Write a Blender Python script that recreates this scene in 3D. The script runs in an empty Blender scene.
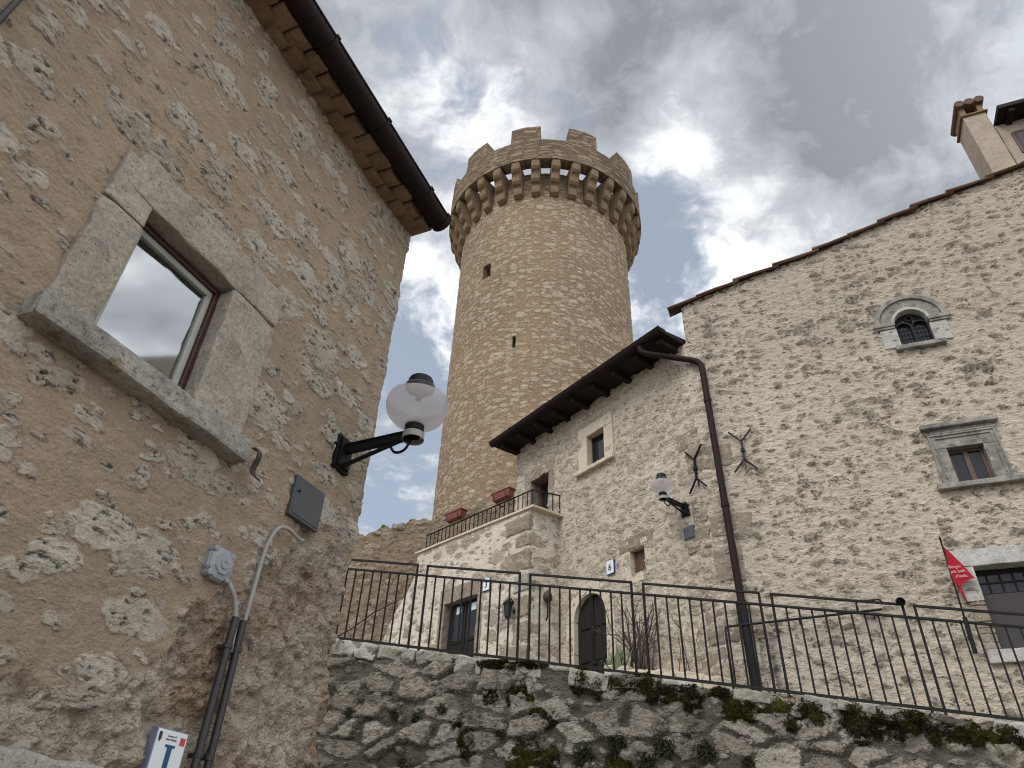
import bpy, bmesh, math, random
import numpy as np
from mathutils import Vector, Matrix, noise as mnoise
R = math.radians
C = bpy.context.scene.collection
S = bpy.context.scene

# ------------------------------------------------------------------ camera
cam_d = bpy.data.cameras.new('camera'); cam = bpy.data.objects.new('camera', cam_d); C.objects.link(cam)
PITCH, ROLL, FPX = R(35.78), R(2.793), 710.0
fw = Vector((0, math.cos(PITCH), math.sin(PITCH))); r0 = Vector((1, 0, 0)); u0 = Vector((0, -math.sin(PITCH), math.cos(PITCH)))
rt = r0 * math.cos(ROLL) + u0 * math.sin(ROLL); up = u0 * math.cos(ROLL) - r0 * math.sin(ROLL)
M4 = Matrix((rt, up, -fw)).transposed().to_4x4(); M4.translation = (0, 0, 1.6)
cam.matrix_world = M4
cam_d.sensor_width = 36.0; cam_d.lens = FPX / 1024 * 36; cam_d.clip_start = 0.05; cam_d.clip_end = 5000
S.camera = cam

# ------------------------------------------------------------------ world: sky with broken cloud
SUN_EL, SUN_AZ = R(48), R(222)          # azimuth clockwise from +Y
SKY, SUN, EXPO = 0.06, 1.4, 0.36
class NT:
    def __init__(s, tree): s.t = tree; s.n = tree.nodes; s.l = tree.links
    def put(s, sock, v):
        if v is None: return
        if isinstance(v, bpy.types.NodeSocket): s.l.new(v, sock)
        elif sock.type == 'RGBA' and not isinstance(v, (int, float)): sock.default_value = tuple(v) + ((1,) if len(v) == 3 else ())
        else: sock.default_value = v
    def node(s, typ, **kw):
        n = s.n.new(typ)
        for k, v in kw.items(): setattr(n, k, v)
        return n
    def m(s, op, a, b=None, c=None, clamp=False):
        n = s.node('ShaderNodeMath', operation=op, use_clamp=clamp)
        s.put(n.inputs[0], a); s.put(n.inputs[1], b); s.put(n.inputs[2], c)
        return n.outputs[0]
    def vm(s, op, a, b=None):
        n = s.node('ShaderNodeVectorMath', operation=op)
        s.put(n.inputs[0], a)
        if b is not None: s.put(n.inputs[1], b)
        return n.outputs['Value'] if op in ('DOT_PRODUCT', 'LENGTH') else n.outputs[0]
    def mix(s, f, a, b, blend='MIX'):
        n = s.node('ShaderNodeMix', data_type='RGBA', blend_type=blend)
        s.put(n.inputs[0], f); s.put(n.inputs[6], a); s.put(n.inputs[7], b)
        return n.outputs[2]
    def step(s, v, lo, hi, a=0.0, b=1.0, smooth=True):
        n = s.node('ShaderNodeMapRange', interpolation_type='SMOOTHSTEP' if smooth else 'LINEAR')
        s.put(n.inputs[0], v); s.put(n.inputs[1], lo); s.put(n.inputs[2], hi); s.put(n.inputs[3], a); s.put(n.inputs[4], b)
        return n.outputs[0]
    def noise(s, co, scale, detail=4, rough=0.55, dist=0.0, out='Fac'):
        n = s.node('ShaderNodeTexNoise'); s.put(n.inputs['Vector'], co)
        n.inputs['Scale'].default_value = scale; n.inputs['Detail'].default_value = detail
        n.inputs['Roughness'].default_value = rough; n.inputs['Distortion'].default_value = dist
        return n.outputs[out]
    def vor(s, co, scale, feature='F1', rand=1.0, dims='3D'):
        n = s.node('ShaderNodeTexVoronoi', feature=feature, voronoi_dimensions=dims); s.put(n.inputs['Vector'], co)
        n.inputs['Scale'].default_value = scale; n.inputs['Randomness'].default_value = rand
        return n
    def sep(s, v):
        n = s.node('ShaderNodeSeparateXYZ'); s.put(n.inputs[0], v); return n.outputs
    def comb(s, x, y, z):
        n = s.node('ShaderNodeCombineXYZ')
        for i, v in enumerate((x, y, z)): s.put(n.inputs[i], v)
        return n.outputs[0]
    def coord(s, out='Object'): return s.node('ShaderNodeTexCoord').outputs[out]

W = bpy.data.worlds.new('World'); S.world = W; W.use_nodes = True
w = NT(W.node_tree); w.n.clear()
sky = w.node('ShaderNodeTexSky', sky_type='NISHITA'); sky.sun_disc = False
sky.sun_elevation = SUN_EL; sky.sun_rotation = SUN_AZ
d = w.vm('NORMALIZE', w.coord('Generated'))
dx, dy, dz = w.sep(d)
inv = w.m('DIVIDE', 1.0, w.m('ADD', w.m('MAXIMUM', dz, 0.0), 0.18))
p = w.comb(w.m('MULTIPLY', dx, inv), w.m('MULTIPLY', dy, inv), 0.0)
def blob(vec, deg, amp):
    v = Vector(vec).normalized()
    return w.m('MULTIPLY', w.step(w.vm('DOT_PRODUCT', d, tuple(v)), math.cos(R(deg)), 1.0), amp)
def addup(lst):
    o = lst[0]
    for x in lst[1:]: o = w.m('ADD', o, x)
    return o
pw = w.vm('ADD', p, w.vm('SCALE', w.vm('SUBTRACT', w.noise(p, 2.2, 5, 0.6, out='Color'), (0.5, 0.5, 0.5)), None))
pw.node.inputs['Scale'] if False else None
for nd in w.n:
    if nd.bl_idname == 'ShaderNodeVectorMath' and nd.operation == 'SCALE': nd.inputs['Scale'].default_value = 0.22
big = w.noise(pw, 2.3, 9, 0.56)
fine = w.noise(pw, 7.0, 8, 0.60)
wisp = w.noise(w.vm('ADD', pw, (3.7, 1.9, 0.0)), 11.0, 8, 0.62)
# openings in the cloud (negative cover) and heavy cloud (positive)
cover = addup([w.m('MULTIPLY_ADD', big, 1.0, 0.06), w.m('MULTIPLY_ADD', fine, 0.55, -0.275), w.m('MULTIPLY_ADD', wisp, 0.75, -0.375),
    blob((.238, .626, .742), 9, -0.32), blob((.17, .68, .71), 7, -0.10), blob((.133, .60, .79), 6, -0.12), blob((-.15, .58, .80), 9, 0.02),
    blob((.58, .36, .74), 10, -0.14), blob((-.151, .856, .495), 16, -0.16), blob((.044, .53, .85), 7, -0.10),
    blob((.394, .506, .768), 20, 0.30), blob((.117, .46, .88), 14, 0.16), blob((.27, .515, .813), 7, 0.2), blob((.40, .60, .70), 12, 0.2), blob((.9, -.1, .45), 50, 0.5)])
cov = w.step(cover, 0.32, 0.62)
light = addup([w.m('MULTIPLY_ADD', big, -0.9, 0.92), w.m('MULTIPLY_ADD', fine, 1.0, -0.5), w.m('MULTIPLY_ADD', wisp, 0.45, -0.225),
    blob((.41, .50, .765), 15, -0.34), blob((.117, .42, .90), 12, -0.22), blob((-.221, .452, .864), 13, -0.16), blob((.44, .62, .66), 12, -0.05),
    blob((.25, .54, .80), 8, 0.28), blob((.33, .65, .69), 8, 0.32), blob((.19, .717, .67), 7, 0.28), blob((-.098, .755, .648), 7, 0.3),
    blob((-.03, .50, .865), 9, 0.12), blob((.52, .40, .76), 9, 0.08), blob((-.15, .58, .80), 10, 0.16)])
lt = w.step(light, 0.20, 0.86, smooth=False)
cr = w.node('ShaderNodeValToRGB'); w.put(cr.inputs[0], lt)
el = cr.color_ramp.elements
el[0].position = 0.0; el[0].color = (0.150, 0.160, 0.178, 1)
el[1].position = 1.0; el[1].color = (0.70, 0.71, 0.72, 1)
e2 = el.new(0.5); e2.color = (0.30, 0.315, 0.338, 1)
skyc = w.mix(1.0, sky.outputs[0], (SKY, SKY, SKY), 'MULTIPLY')
skyc = w.mix(0.38, skyc, (0.40, 0.43, 0.47))
col = w.mix(cov, skyc, cr.outputs[0])
# unseen sky behind and right: extra glow added to lift the shaded left wall
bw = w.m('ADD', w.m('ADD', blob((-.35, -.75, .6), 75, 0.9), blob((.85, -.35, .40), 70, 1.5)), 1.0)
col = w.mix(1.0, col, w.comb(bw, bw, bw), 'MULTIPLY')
below = w.step(dz, -0.05, 0.02)
col = w.mix(below, (0.16, 0.15, 0.13), col)
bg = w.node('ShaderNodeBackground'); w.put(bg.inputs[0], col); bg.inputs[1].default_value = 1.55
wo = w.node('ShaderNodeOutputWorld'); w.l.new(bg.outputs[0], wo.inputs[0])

sun_d = bpy.data.lights.new('sun', 'SUN'); sun_d.energy = SUN; sun_d.angle = R(28); sun_d.color = (1.0, 0.955, 0.89)
sun = bpy.data.objects.new('sun', sun_d); C.objects.link(sun); sun.location = (-20, -20, 40)
sdir = Vector((math.sin(SUN_AZ) * math.cos(SUN_EL), math.cos(SUN_AZ) * math.cos(SUN_EL), math.sin(SUN_EL)))
sun.rotation_euler = sdir.to_track_quat('Z', 'Y').to_euler()
vs = S.view_settings; vs.view_transform = 'Standard'; vs.look = 'None'; vs.exposure = EXPO; vs.gamma = 1; vs.use_curve_mapping = False
S.cycles.max_bounces = 5; S.cycles.diffuse_bounces = 3; S.cycles.glossy_bounces = 2; S.cycles.transparent_max_bounces = 10
S.cycles.pixel_filter_type = 'BLACKMAN_HARRIS'; S.cycles.filter_width = 1.15

# ------------------------------------------------------------------ helpers
class Fr:
    """wall frame: s along the wall (compass azimuth), w outward on its right-hand side, z up"""
    def __init__(f, x, y, az, z=0.0):
        a = R(az); f.t = Vector((math.sin(a), math.cos(a), 0)); f.n = Vector((f.t.y, -f.t.x, 0)); f.o = Vector((x, y, 0)); f.base = z
        f.M = Matrix((f.t, -f.n, Vector((0, 0, 1)))).transposed().to_4x4(); f.M.translation = (x, y, 0)
    def p(f, s, w, z): return f.o + f.t * s + f.n * w + Vector((0, 0, z))
RC = 10.2
LEFT = Fr(4.5 * math.sin(R(-12.3)), 4.5 * math.cos(R(-12.3)), 24.3)
CX, CY = RC * math.sin(R(17.3)), RC * math.cos(R(17.3))
MID = Fr(CX, CY, 145); BIG = Fr(CX, CY, 113)
ANX = Fr(0.45, 12.23, 137)
RAIL = Fr(-1.0, 9.12, 105.67)
BACK = Fr(0.0, 15.5, 110)
def zrail(s): return 4.063 - 0.1363 * s

def root(name, label, cat, fr, s=0, w=0, z=0, group=None):
    o = bpy.data.objects.new(name, None); C.objects.link(o)
    o.empty_display_size = 0.2
    M = fr.M.copy(); M.translation = fr.p(s, w, z); o.matrix_world = M; o['M'] = [x for r in M for x in r]
    o['label'] = label; o['category'] = cat
    if group: o['group'] = group
    return o
ROOTM = {}
def rmat(o):
    m = Matrix.Identity(4)
    if o is not None and 'M' in o: m = Matrix([o['M'][i * 4:i * 4 + 4] for i in range(4)])
    return m
def tag(o, label, cat, group=None):
    o['label'] = label; o['category'] = cat
    if group: o['group'] = group
    return o
def struct(o, kind='structure'): o['kind'] = kind; return o
def orient(axis):
    z = Vector(axis).normalized(); x = z.orthogonal().normalized()
    if abs(z.z) < 0.99: x = Vector((0, 0, 1)).cross(z).normalized()
    y = z.cross(x); return Matrix((x, y, z)).transposed()

class MB:
    def __init__(m, fr=None): m.bm = bmesh.new(); m.fr = fr
    def P(m, c): return m.fr.p(*c) if m.fr else Vector(c)
    def box(m, s0, s1, w0, w1, z0, z1, bev=0.0, rough=0.0, cell=0.08, seed=0, rot=None, fn=None):
        """block between the given limits; rough: edge wear and surface unevenness"""
        b = bmesh.new(); bmesh.ops.create_cube(b, size=1.0)
        sx, sy, sz = abs(s1 - s0), abs(w1 - w0), abs(z1 - z0)
        for v in b.verts: v.co = Vector((v.co.x * sx, v.co.y * sy, v.co.z * sz))
        if bev > 0: bmesh.ops.bevel(b, geom=b.edges[:], offset=min(bev, 0.45 * min(sx, sy, sz)), segments=2, profile=0.6, affect='EDGES')
        if rough > 0:
            for it in range(6):
                ed = [e for e in b.edges if e.calc_length() > cell]
                if not ed: break
                bmesh.ops.subdivide_edges(b, edges=ed, cuts=1, use_grid_fill=True)
                bmesh.ops.triangulate(b, faces=[f for f in b.faces if len(f.verts) > 4])
            for v in b.verts:
                q = v.co * 6 + Vector((seed * 7.3, seed * 3.1, seed * 1.7))
                v.co += rough * (mnoise.noise_vector(q) + 0.5 * mnoise.noise_vector(q * 2.7))
        c = Vector(((s0 + s1) / 2, (w0 + w1) / 2, (z0 + z1) / 2))
        mp = {}
        for v in b.verts:
            q = v.co.copy()
            if rot is not None: q = rot @ q
            q = q + c
            if fn: q = Vector(fn(*q))
            mp[v] = m.bm.verts.new(m.P(q))
        for f in b.faces:
            m.bm.faces.new([mp[v] for v in f.verts])
        b.free(); return m
    def tube(m, pts, r, n=8, smooth=True, local=True):
        P = [m.P(q) if local else Vector(q) for q in pts]
        rs = r if isinstance(r, (list, tuple)) else [r] * len(P)
        rings = []; prev = None
        for i, q in enumerate(P):
            t = (P[min(i + 1, len(P) - 1)] - P[max(i - 1, 0)]).normalized()
            if prev is None: x = orient(t).col[0]
            else: x = (prev - t * prev.dot(t)).normalized()
            prev = x; y = t.cross(x)
            rings.append([m.bm.verts.new(q + (x * math.cos(2 * math.pi * (k + .5) / n) + y * math.sin(2 * math.pi * (k + .5) / n)) * rs[i]) for k in range(n)])
        for a, b in zip(rings, rings[1:]):
            for k in range(n): m.bm.faces.new([a[k], a[(k + 1) % n], b[(k + 1) % n], b[k]])
        m.bm.faces.new(rings[0][::-1]); m.bm.faces.new(rings[-1]); return m
    def bar(m, a, b, wx, wy, side=None, local=True):
        A = m.P(a) if local else Vector(a); B = m.P(b) if local else Vector(b)
        t = (B - A).normalized(); x = Vector(side) if side else orient(t).col[0]
        x = (x - t * x.dot(t)).normalized(); y = t.cross(x)
        r = [[m.bm.verts.new(q + x * sx * wx / 2 + y * sy * wy / 2) for sx, sy in ((-1, -1), (1, -1), (1, 1), (-1, 1))] for q in (A, B)]
        for k in range(4): m.bm.faces.new([r[0][k], r[0][(k + 1) % 4], r[1][(k + 1) % 4], r[1][k]])
        m.bm.faces.new(r[0][::-1]); m.bm.faces.new(r[1]); return m
    def lathe(m, prof, centre, axis=(0, 0, 1), n=32, local=True, phase=0.0):
        O = m.P(centre) if local else Vector(centre); Q = orient(axis); rings = []
        for (r, h) in prof:
            if r < 1e-6: rings.append([m.bm.verts.new(O + Q @ Vector((0, 0, h)))])
            else: rings.append([m.bm.verts.new(O + Q @ Vector((r * math.cos(2 * math.pi * k / n + phase), r * math.sin(2 * math.pi * k / n + phase), h))) for k in range(n)])
        for a, b in zip(rings, rings[1:]):
            for k in range(n):
                k2 = (k + 1) % n
                f = [a[0], b[k2], b[k]] if len(a) == 1 else ([a[k], a[k2], b[0]] if len(b) == 1 else [a[k], a[k2], b[k2], b[k]])
                if len(a) == 1 and len(b) == 1: continue
                m.bm.faces.new(f)
        return m
    def prism(m, poly, w0, w1, fr=None):
        """polygon in (s, z) given thickness between w0 and w1"""
        a = [m.bm.verts.new(m.P((s, w0, z))) for s, z in poly]; b = [m.bm.verts.new(m.P((s, w1, z))) for s, z in poly]
        n = len(poly); m.bm.faces.new(a); m.bm.faces.new(b[::-1])
        for k in range(n): m.bm.faces.new([a[k], b[k], b[(k + 1) % n], a[(k + 1) % n]])
        return m
    def face(m, pts): m.bm.faces.new([m.bm.verts.new(m.P(q)) for q in pts]); return m
    def build(m, name, mat, parent=None, smooth=False, norm=True, autosmooth=None):
        if norm: bmesh.ops.recalc_face_normals(m.bm, faces=m.bm.faces[:])
        me = bpy.data.meshes.new(name)
        top = parent
        while top is not None and 'M' not in top and top.parent is not None: top = top.parent
        if parent is not None:
            inv = rmat(top).inverted(); m.bm.transform(inv)
        m.bm.to_mesh(me); m.bm.free()
        if smooth: me.polygons.foreach_set('use_smooth', [True] * len(me.polygons))
        o = bpy.data.objects.new(name, me); C.objects.link(o); me.materials.append(mat)
        if parent is not None: o.parent = parent
        if autosmooth:
            try: me.set_sharp_from_angle(angle=R(autosmooth))
            except Exception: pass
        return o

def grid_mesh(name, fn, us, vs_, mat, parent=None, hole=None, skip=None, smooth=True):
    """fn(u, v) -> parent-local point; hole(u, v) True where the cell is open"""
    nu, nv = len(us), len(vs_)
    co = np.array([fn(u, v) for v in vs_ for u in us], dtype=np.float32)
    faces = []
    for j in range(nv - 1):
        for i in range(nu - 1):
            if hole and hole((us[i] + us[i + 1]) / 2, (vs_[j] + vs_[j + 1]) / 2): continue
            a = j * nu + i; q = (a, a + 1, a + nu + 1, a + nu)
            if np.linalg.norm(co[q[0]] - co[q[3]]) < 1e-4 and np.linalg.norm(co[q[1]] - co[q[2]]) < 1e-4: continue
            faces.append(q)
    me = bpy.data.meshes.new(name); me.from_pydata(co.tolist(), [], faces); me.update()
    if smooth: me.polygons.foreach_set('use_smooth', [True] * len(me.polygons))
    me.materials.append(mat)
    o = bpy.data.objects.new(name, me); C.objects.link(o)
    if parent is not None: o.parent = parent
    return o
def ticks(a, b, step, breaks=()):
    out = sorted(set([a, b] + [x for x in breaks if a < x < b])); res = []
    for x0, x1 in zip(out, out[1:]):
        n = max(1, int(math.ceil((x1 - x0) / step - 1e-6)))
        res += [x0 + (x1 - x0) * k / n for k in range(n)]
    return res + [out[-1]]
class Path:
    """plan polyline in wall-local (s, w) with rounded corners, run so that the outside is on its right-hand side"""
    def __init__(q, pts, rad=0.05):
        P = [Vector((a, b)) for a, b in pts]; o = [P[0]]
        for a, b, c in zip(P, P[1:], P[2:]):
            u = (a - b).normalized(); v = (c - b).normalized()
            for k in range(6):
                t = k / 5; o.append((b + u * rad) * (1 - t) ** 2 + b * 2 * t * (1 - t) + (b + v * rad) * t ** 2)
        o.append(P[-1]); q.o = o; q.L = [0]
        for a, b in zip(o, o[1:]): q.L.append(q.L[-1] + (b - a).length)
    def at(q, l):
        for i in range(len(q.L) - 1):
            if l <= q.L[i + 1] + 1e-9:
                t = (l - q.L[i]) / max(1e-9, q.L[i + 1] - q.L[i]); return q.o[i].lerp(q.o[i + 1], t)
        return q.o[-1]
def masonry(name, pts, z0, ztop, step, mat, parent, holes=(), rad=0.05, coarse_after=None, zbase=0.0):
    """dense displaced wall skin; holes: (s0, s1, z0, z1) boxes or (cx, r, zspring, z0) arches on the first straight run"""
    pa = Path(pts, rad); s_start = pts[0][0]
    ub, vb = [], []
    for h in holes:
        if h[0] == 'arch': _, cx, r, zs, zb = h; ub += [cx - r - s_start, cx + r - s_start]; vb += [zb, zs]
        else: ub += [h[0] - s_start, h[1] - s_start]; vb += [h[2], h[3]]
    Lt = pa.L[-1]; L1 = Lt if coarse_after is None else coarse_after
    us = ticks(0, min(L1, Lt), step, ub + [l for l in pa.L if l < L1])
    if L1 < Lt: us = us[:-1] + ticks(L1, Lt, step * 6, [l for l in pa.L if l > L1])
    zmax = ztop if not callable(ztop) else max(ztop(pa.at(u)) for u in us)
    vs_ = ticks(z0, zmax, step, vb)
    def fn(u, v):
        q = pa.at(u); z = v if not callable(ztop) else min(v, ztop(q))
        return (q.x, -q.y, z - zbase)
    def hole(u, v):
        s = u + s_start
        for h in holes:
            if h[0] == 'arch':
                _, cx, r, zs, zb = h
                if abs(s - cx) < r and zb < v < zs: return True
                if v >= zs and (s - cx) ** 2 + (v - zs) ** 2 < r * r: return True
            elif h[0] < s < h[1] and h[2] < v < h[3]: return True
        return False
    return grid_mesh(name, fn, us, vs_, mat, parent, hole)

# ------------------------------------------------------------------ materials
MATS = {}
def base_mat(name):
    m = bpy.data.materials.new(name); m.use_nodes = True
    t = NT(m.node_tree); t.n.clear()
    b = t.node('ShaderNodeBsdfPrincipled'); o = t.node('ShaderNodeOutputMaterial'); t.l.new(b.outputs[0], o.inputs[0])
    return m, t, b, o
def plain(name, col, rough=0.6, metal=0.0, var=0.15, scale=14, bump=0.15, spec=0.5, coat=0.0):
    m, t, b, o = base_mat(name); co = t.coord()
    n1 = t.noise(co, scale, 6, 0.6); n2 = t.noise(co, scale * 6, 3)
    f = t.m('ADD', t.step(n1, 0.3, 0.7, 1 - var, 1 + var, False), t.m('MULTIPLY_ADD', n2, var, -var / 2))
    t.put(b.inputs['Base Color'], t.mix(1.0, col, t.comb(f, f, f), 'MULTIPLY'))
    t.put(b.inputs['Roughness'], t.step(n1, 0.2, 0.8, max(0.02, rough - 0.1), min(1, rough + 0.1), False)); b.inputs['Metallic'].default_value = metal
    b.inputs['Specular IOR Level'].default_value = spec; b.inputs['Coat Weight'].default_value = coat
    if bump:
        bp = t.node('ShaderNodeBump'); bp.inputs['Strength'].default_value = bump; bp.inputs['Distance'].default_value = 0.01
        t.put(bp.inputs['Height'], t.noise(co, scale * 4, 5)); t.l.new(bp.outputs[0], b.inputs['Normal'])
    return m
def lime(name, ca, cb, stain=(0.09, 0.085, 0.075), stain_amt=0.4, pit=0.5, scale=1.0, lichen=None, relief=0.006, grain=1.0):
    """cut or rough limestone: mottled, speckled with pits, stained by weather, optional lichen"""
    m, t, b, o = base_mat(name); co = t.coord()
    a = t.noise(co, 2.2 * scale, 6, 0.6); f = t.noise(co, 26 * scale, 6, 0.65); g = t.noise(co, 90 * scale, 3, 0.6)
    c = t.mix(t.step(a, 0.3, 0.7), ca, cb)
    k = t.m('ADD', t.step(f, 0.3, 0.7, 1 - .18 * grain, 1 + .14 * grain, False), t.m('MULTIPLY_ADD', g, 0.5 * grain, -0.25 * grain))
    c = t.mix(1.0, c, t.comb(k, k, k), 'MULTIPLY')
    st = t.m('MULTIPLY', t.step(t.noise(co, 3.4 * scale, 8, 0.7, 0.6), 0.50, 0.72), stain_amt)
    c = t.mix(st, c, stain)
    pt = t.step(t.noise(co, 48 * scale, 5, 0.7), 0.60, 0.70)
    c = t.mix(t.m('MULTIPLY', pt, pit), c, stain)
    if lichen:
        lc = t.m('MULTIPLY', t.step(t.noise(co, 7, 6, 0.65), 0.60, 0.68), 0.75); c = t.mix(lc, c, lichen)
    t.put(b.inputs['Base Color'], c); b.inputs['Roughness'].default_value = 0.92; b.inputs['Specular IOR Level'].default_value = 0.2
    bp = t.node('ShaderNodeBump'); bp.inputs['Strength'].default_value = 0.8; bp.inputs['Distance'].default_value = relief
    h = t.m('ADD', t.m('MULTIPLY', f, 1.0), t.m('MULTIPLY', g, 0.5)); h = t.m('SUBTRACT', h, t.m('MULTIPLY', pt, 0.8))
    t.put(bp.inputs['Height'], h); t.l.new(bp.outputs[0], b.inputs['Normal'])
    return m
def rubble(name, mortar, mortar2, stone_a, stone_b, dark, sc=(3.4, 3.4, 7.0), rad=(0.12, 0.48), sc2=2.2, rad2=(-0.1, 0.34),
           relief=0.014, rough_h=0.02, pit_h=0.02, mort_h=0.012, pit_lo=0.54, pit_amt=0.75, warp=0.10, edge=0.22, stone_dark=0.0,
           pitscale=26, fine_h=0.004, zone=None, streak=None, soft=0.10, moss=None, cy=False, angle=0.0, mort_s=5.0, mort_h2=0.004, poly=False, patch=0.45, pit_x=1.0):
    """stones of two sizes bedded in mortar, really displaced"""
    m, t, b, o = base_mat(name); m.displacement_method = 'BOTH'
    co = t.coord(); x, y, z = t.sep(co)
    wn = t.vm('SUBTRACT', t.noise(co, 3.0, 3, 0.6, out='Color'), (.5, .5, .5))
    wn2 = t.vm('SUBTRACT', t.noise(co, 13.0, 3, 0.6, out='Color'), (.5, .5, .5))
    def scl(v, k):
        n = t.node('ShaderNodeVectorMath', operation='SCALE'); t.put(n.inputs[0], v); n.inputs['Scale'].default_value = k; return n.outputs[0]
    cw = t.vm('ADD', t.vm('ADD', co, scl(wn, warp * 1.6)), scl(wn2, warp * 0.7))
    wx, wy, wz = t.sep(cw)
    if cy:      # round tower: wrap the courses round the shaft
        wu = t.m('MULTIPLY', t.m('ARCTAN2', wx, t.m('MULTIPLY', wy, -1.0)), 3.22)
    else: wu = t.m('SUBTRACT', wx, wy)
    cs = t.comb(t.m('MULTIPLY', wu, sc[0]), t.m('MULTIPLY', wz, sc[2]), 0.0)
    en = t.m('MULTIPLY_ADD', t.noise(co, 17, 5, 0.65), edge * 2, -edge)
    pn = t.m('MULTIPLY_ADD', t.noise(co, 0.9, 4, 0.6), patch * 2, -patch)
    def layer(cc, r, first=False):
        v = t.vor(cc, 1.0, dims='2D'); rc = t.node('ShaderNodeSeparateColor'); t.l.new(v.outputs['Color'], rc.inputs[0])
        Rr = t.m('MULTIPLY_ADD', rc.outputs[0], r[1] - r[0], r[0])
        s = t.m('ADD', t.m('ADD', t.m('SUBTRACT', Rr, v.outputs['Distance']), en), pn)
        if poly and first:
            e_ = t.vor(cc, 1.0, 'DISTANCE_TO_EDGE', dims='2D').outputs['Distance']
            s = t.m('MINIMUM', t.m('ADD', t.m('SUBTRACT', e_, 0.055), t.m('MULTIPLY', en, 0.6)), t.m('ADD', t.m('SUBTRACT', rc.outputs[0], 0.22), pn))
        return t.step(s, 0.0, soft), rc.outputs[1], rc.outputs[2], s
    m1, g1, b1, s1 = layer(cs, rad, True)
    m2, g2, b2, s2 = layer(t.vm('ADD', t.vm('MULTIPLY', cs, (sc2, sc2, sc2)), (17.3, 5.1, 9.7)), rad2)
    only2 = t.m('MULTIPLY', m2, t.m('SUBTRACT', 1.0, m1))
    msk = t.m('MAXIMUM', m1, only2)
    g = t.mix(m1, t.comb(g2, g2, g2), t.comb(g1, g1, g1)); gx = t.sep(g)[0]
    hb = t.mix(m1, t.comb(b2, b2, b2), t.comb(b1, b1, b1)); hx = t.sep(hb)[0]
    n_lo = t.noise(co, 0.55, 5, 0.6); n_mid = t.noise(co, 9, 6, 0.62); n_hi = t.noise(co, 70, 4, 0.65)
    n_pit = t.noise(t.vm('ADD', t.vm('MULTIPLY', co, (pit_x, pit_x, 1.5)), scl(wn2, 0.05)), pitscale, 6, 0.72)
    pit = t.m('MULTIPLY', t.step(n_pit, pit_lo, pit_lo + 0.10), t.step(t.noise(co, 5.0, 3), 0.35, 0.55))
    k = t.m('ADD', t.step(n_mid, 0.3, 0.7, 0.84, 1.15, False), t.m('MULTIPLY_ADD', n_hi, 0.7, -0.35))
    mort = t.mix(t.step(n_lo, 0.35, 0.65), mortar, mortar2)
    st = t.mix(gx, stone_a, stone_b)
    if stone_dark: st = t.mix(t.m('MULTIPLY', t.step(hx, 0.62, 0.75), stone_dark), st, dark)
    st = t.mix(t.m('MULTIPLY', pit, pit_amt), st, dark)
    c = t.mix(msk, mort, st)
    h = t.m('MULTIPLY', msk, t.m('MULTIPLY_ADD', hx, relief, relief * 0.4))
    h = t.m('ADD', h, t.m('MULTIPLY', msk, t.m('MULTIPLY_ADD', n_mid, rough_h, -rough_h * 0.5)))
    h = t.m('SUBTRACT', h, t.m('MULTIPLY', msk, t.m('MULTIPLY', pit, pit_h)))
    h = t.m('ADD', h, t.m('MULTIPLY_ADD', t.noise(t.vm('MULTIPLY', co, (1, 1, 1.5)), mort_s, 6, 0.62), mort_h, -mort_h / 2))
    h = t.m('ADD', h, t.m('MULTIPLY_ADD', t.noise(co, 32, 4, 0.6), mort_h2, -mort_h2 / 2))
    if zone:
        zmask, zc = zone(t, co, x, y, z)
        big = t.vor(t.vm('ADD', cw, scl(wn, 0.25)), 3.2); bigc = t.node('ShaderNodeSeparateColor'); t.l.new(big.outputs['Color'], bigc.inputs[0])
        lump = t.vor(t.vm('ADD', cw, scl(wn2, 0.04)), 13.0); lc = t.node('ShaderNodeSeparateColor'); t.l.new(lump.outputs['Color'], lc.inputs[0])
        lumph = t.m('MULTIPLY', t.m('SUBTRACT', 0.75, lump.outputs['Distance'], clamp=True), t.m('MULTIPLY_ADD', lc.outputs[1], 0.06, 0.012))
        rgh = t.noise(co, 4.5, 5, 0.62)
        patch_ = t.step(t.noise(co, 2.3, 5, 0.6), 0.46, 0.54)
        zcol = t.mix(bigc.outputs[0], zc[0], zc[1]); zcol = t.mix(t.m('MULTIPLY', t.step(t.noise(co, 1.6, 4), 0.48, 0.64), 0.8), zcol, zc[2])
        zcol = t.mix(t.m('MULTIPLY', patch_, t.m('MULTIPLY', lc.outputs[0], 0.8)), zcol, zc[1])
        zcol = t.mix(t.m('MULTIPLY', t.step(lump.outputs['Distance'], 0.42, 0.75), 0.45), zcol, dark)
        c = t.mix(zmask, c, zcol)
        zh = t.m('ADD', t.m('MULTIPLY_ADD', rgh, 0.20, -0.135), lumph)
        zh = t.m('ADD', zh, t.m('MULTIPLY', t.step(big.outputs['Distance'], 0.65, 0.2), 0.03))
        h = t.m('ADD', t.m('MULTIPLY', h, t.m('SUBTRACT', 1.0, zmask)), t.m('MULTIPLY', zh, zmask))
    c = t.mix(1.0, c, t.comb(k, k, k), 'MULTIPLY')
    if streak: c = streak(t, co, x, y, z, c, n_mid)
    if moss: c, h = moss(t, co, x, y, z, c, h)
    h = t.m('ADD', h, t.m('MULTIPLY_ADD', n_hi, fine_h, -fine_h / 2))
    t.put(b.inputs['Base Color'], c); b.inputs['Roughness'].default_value = 0.95; b.inputs['Specular IOR Level'].default_value = 0.15
    dn = t.node('ShaderNodeDisplacement'); dn.inputs['Midlevel'].default_value = 0; dn.inputs['Scale'].default_value = 1.0
    t.put(dn.inputs['Height'], h); t.l.new(dn.outputs[0], o.inputs['Displacement'])
    return m

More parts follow.
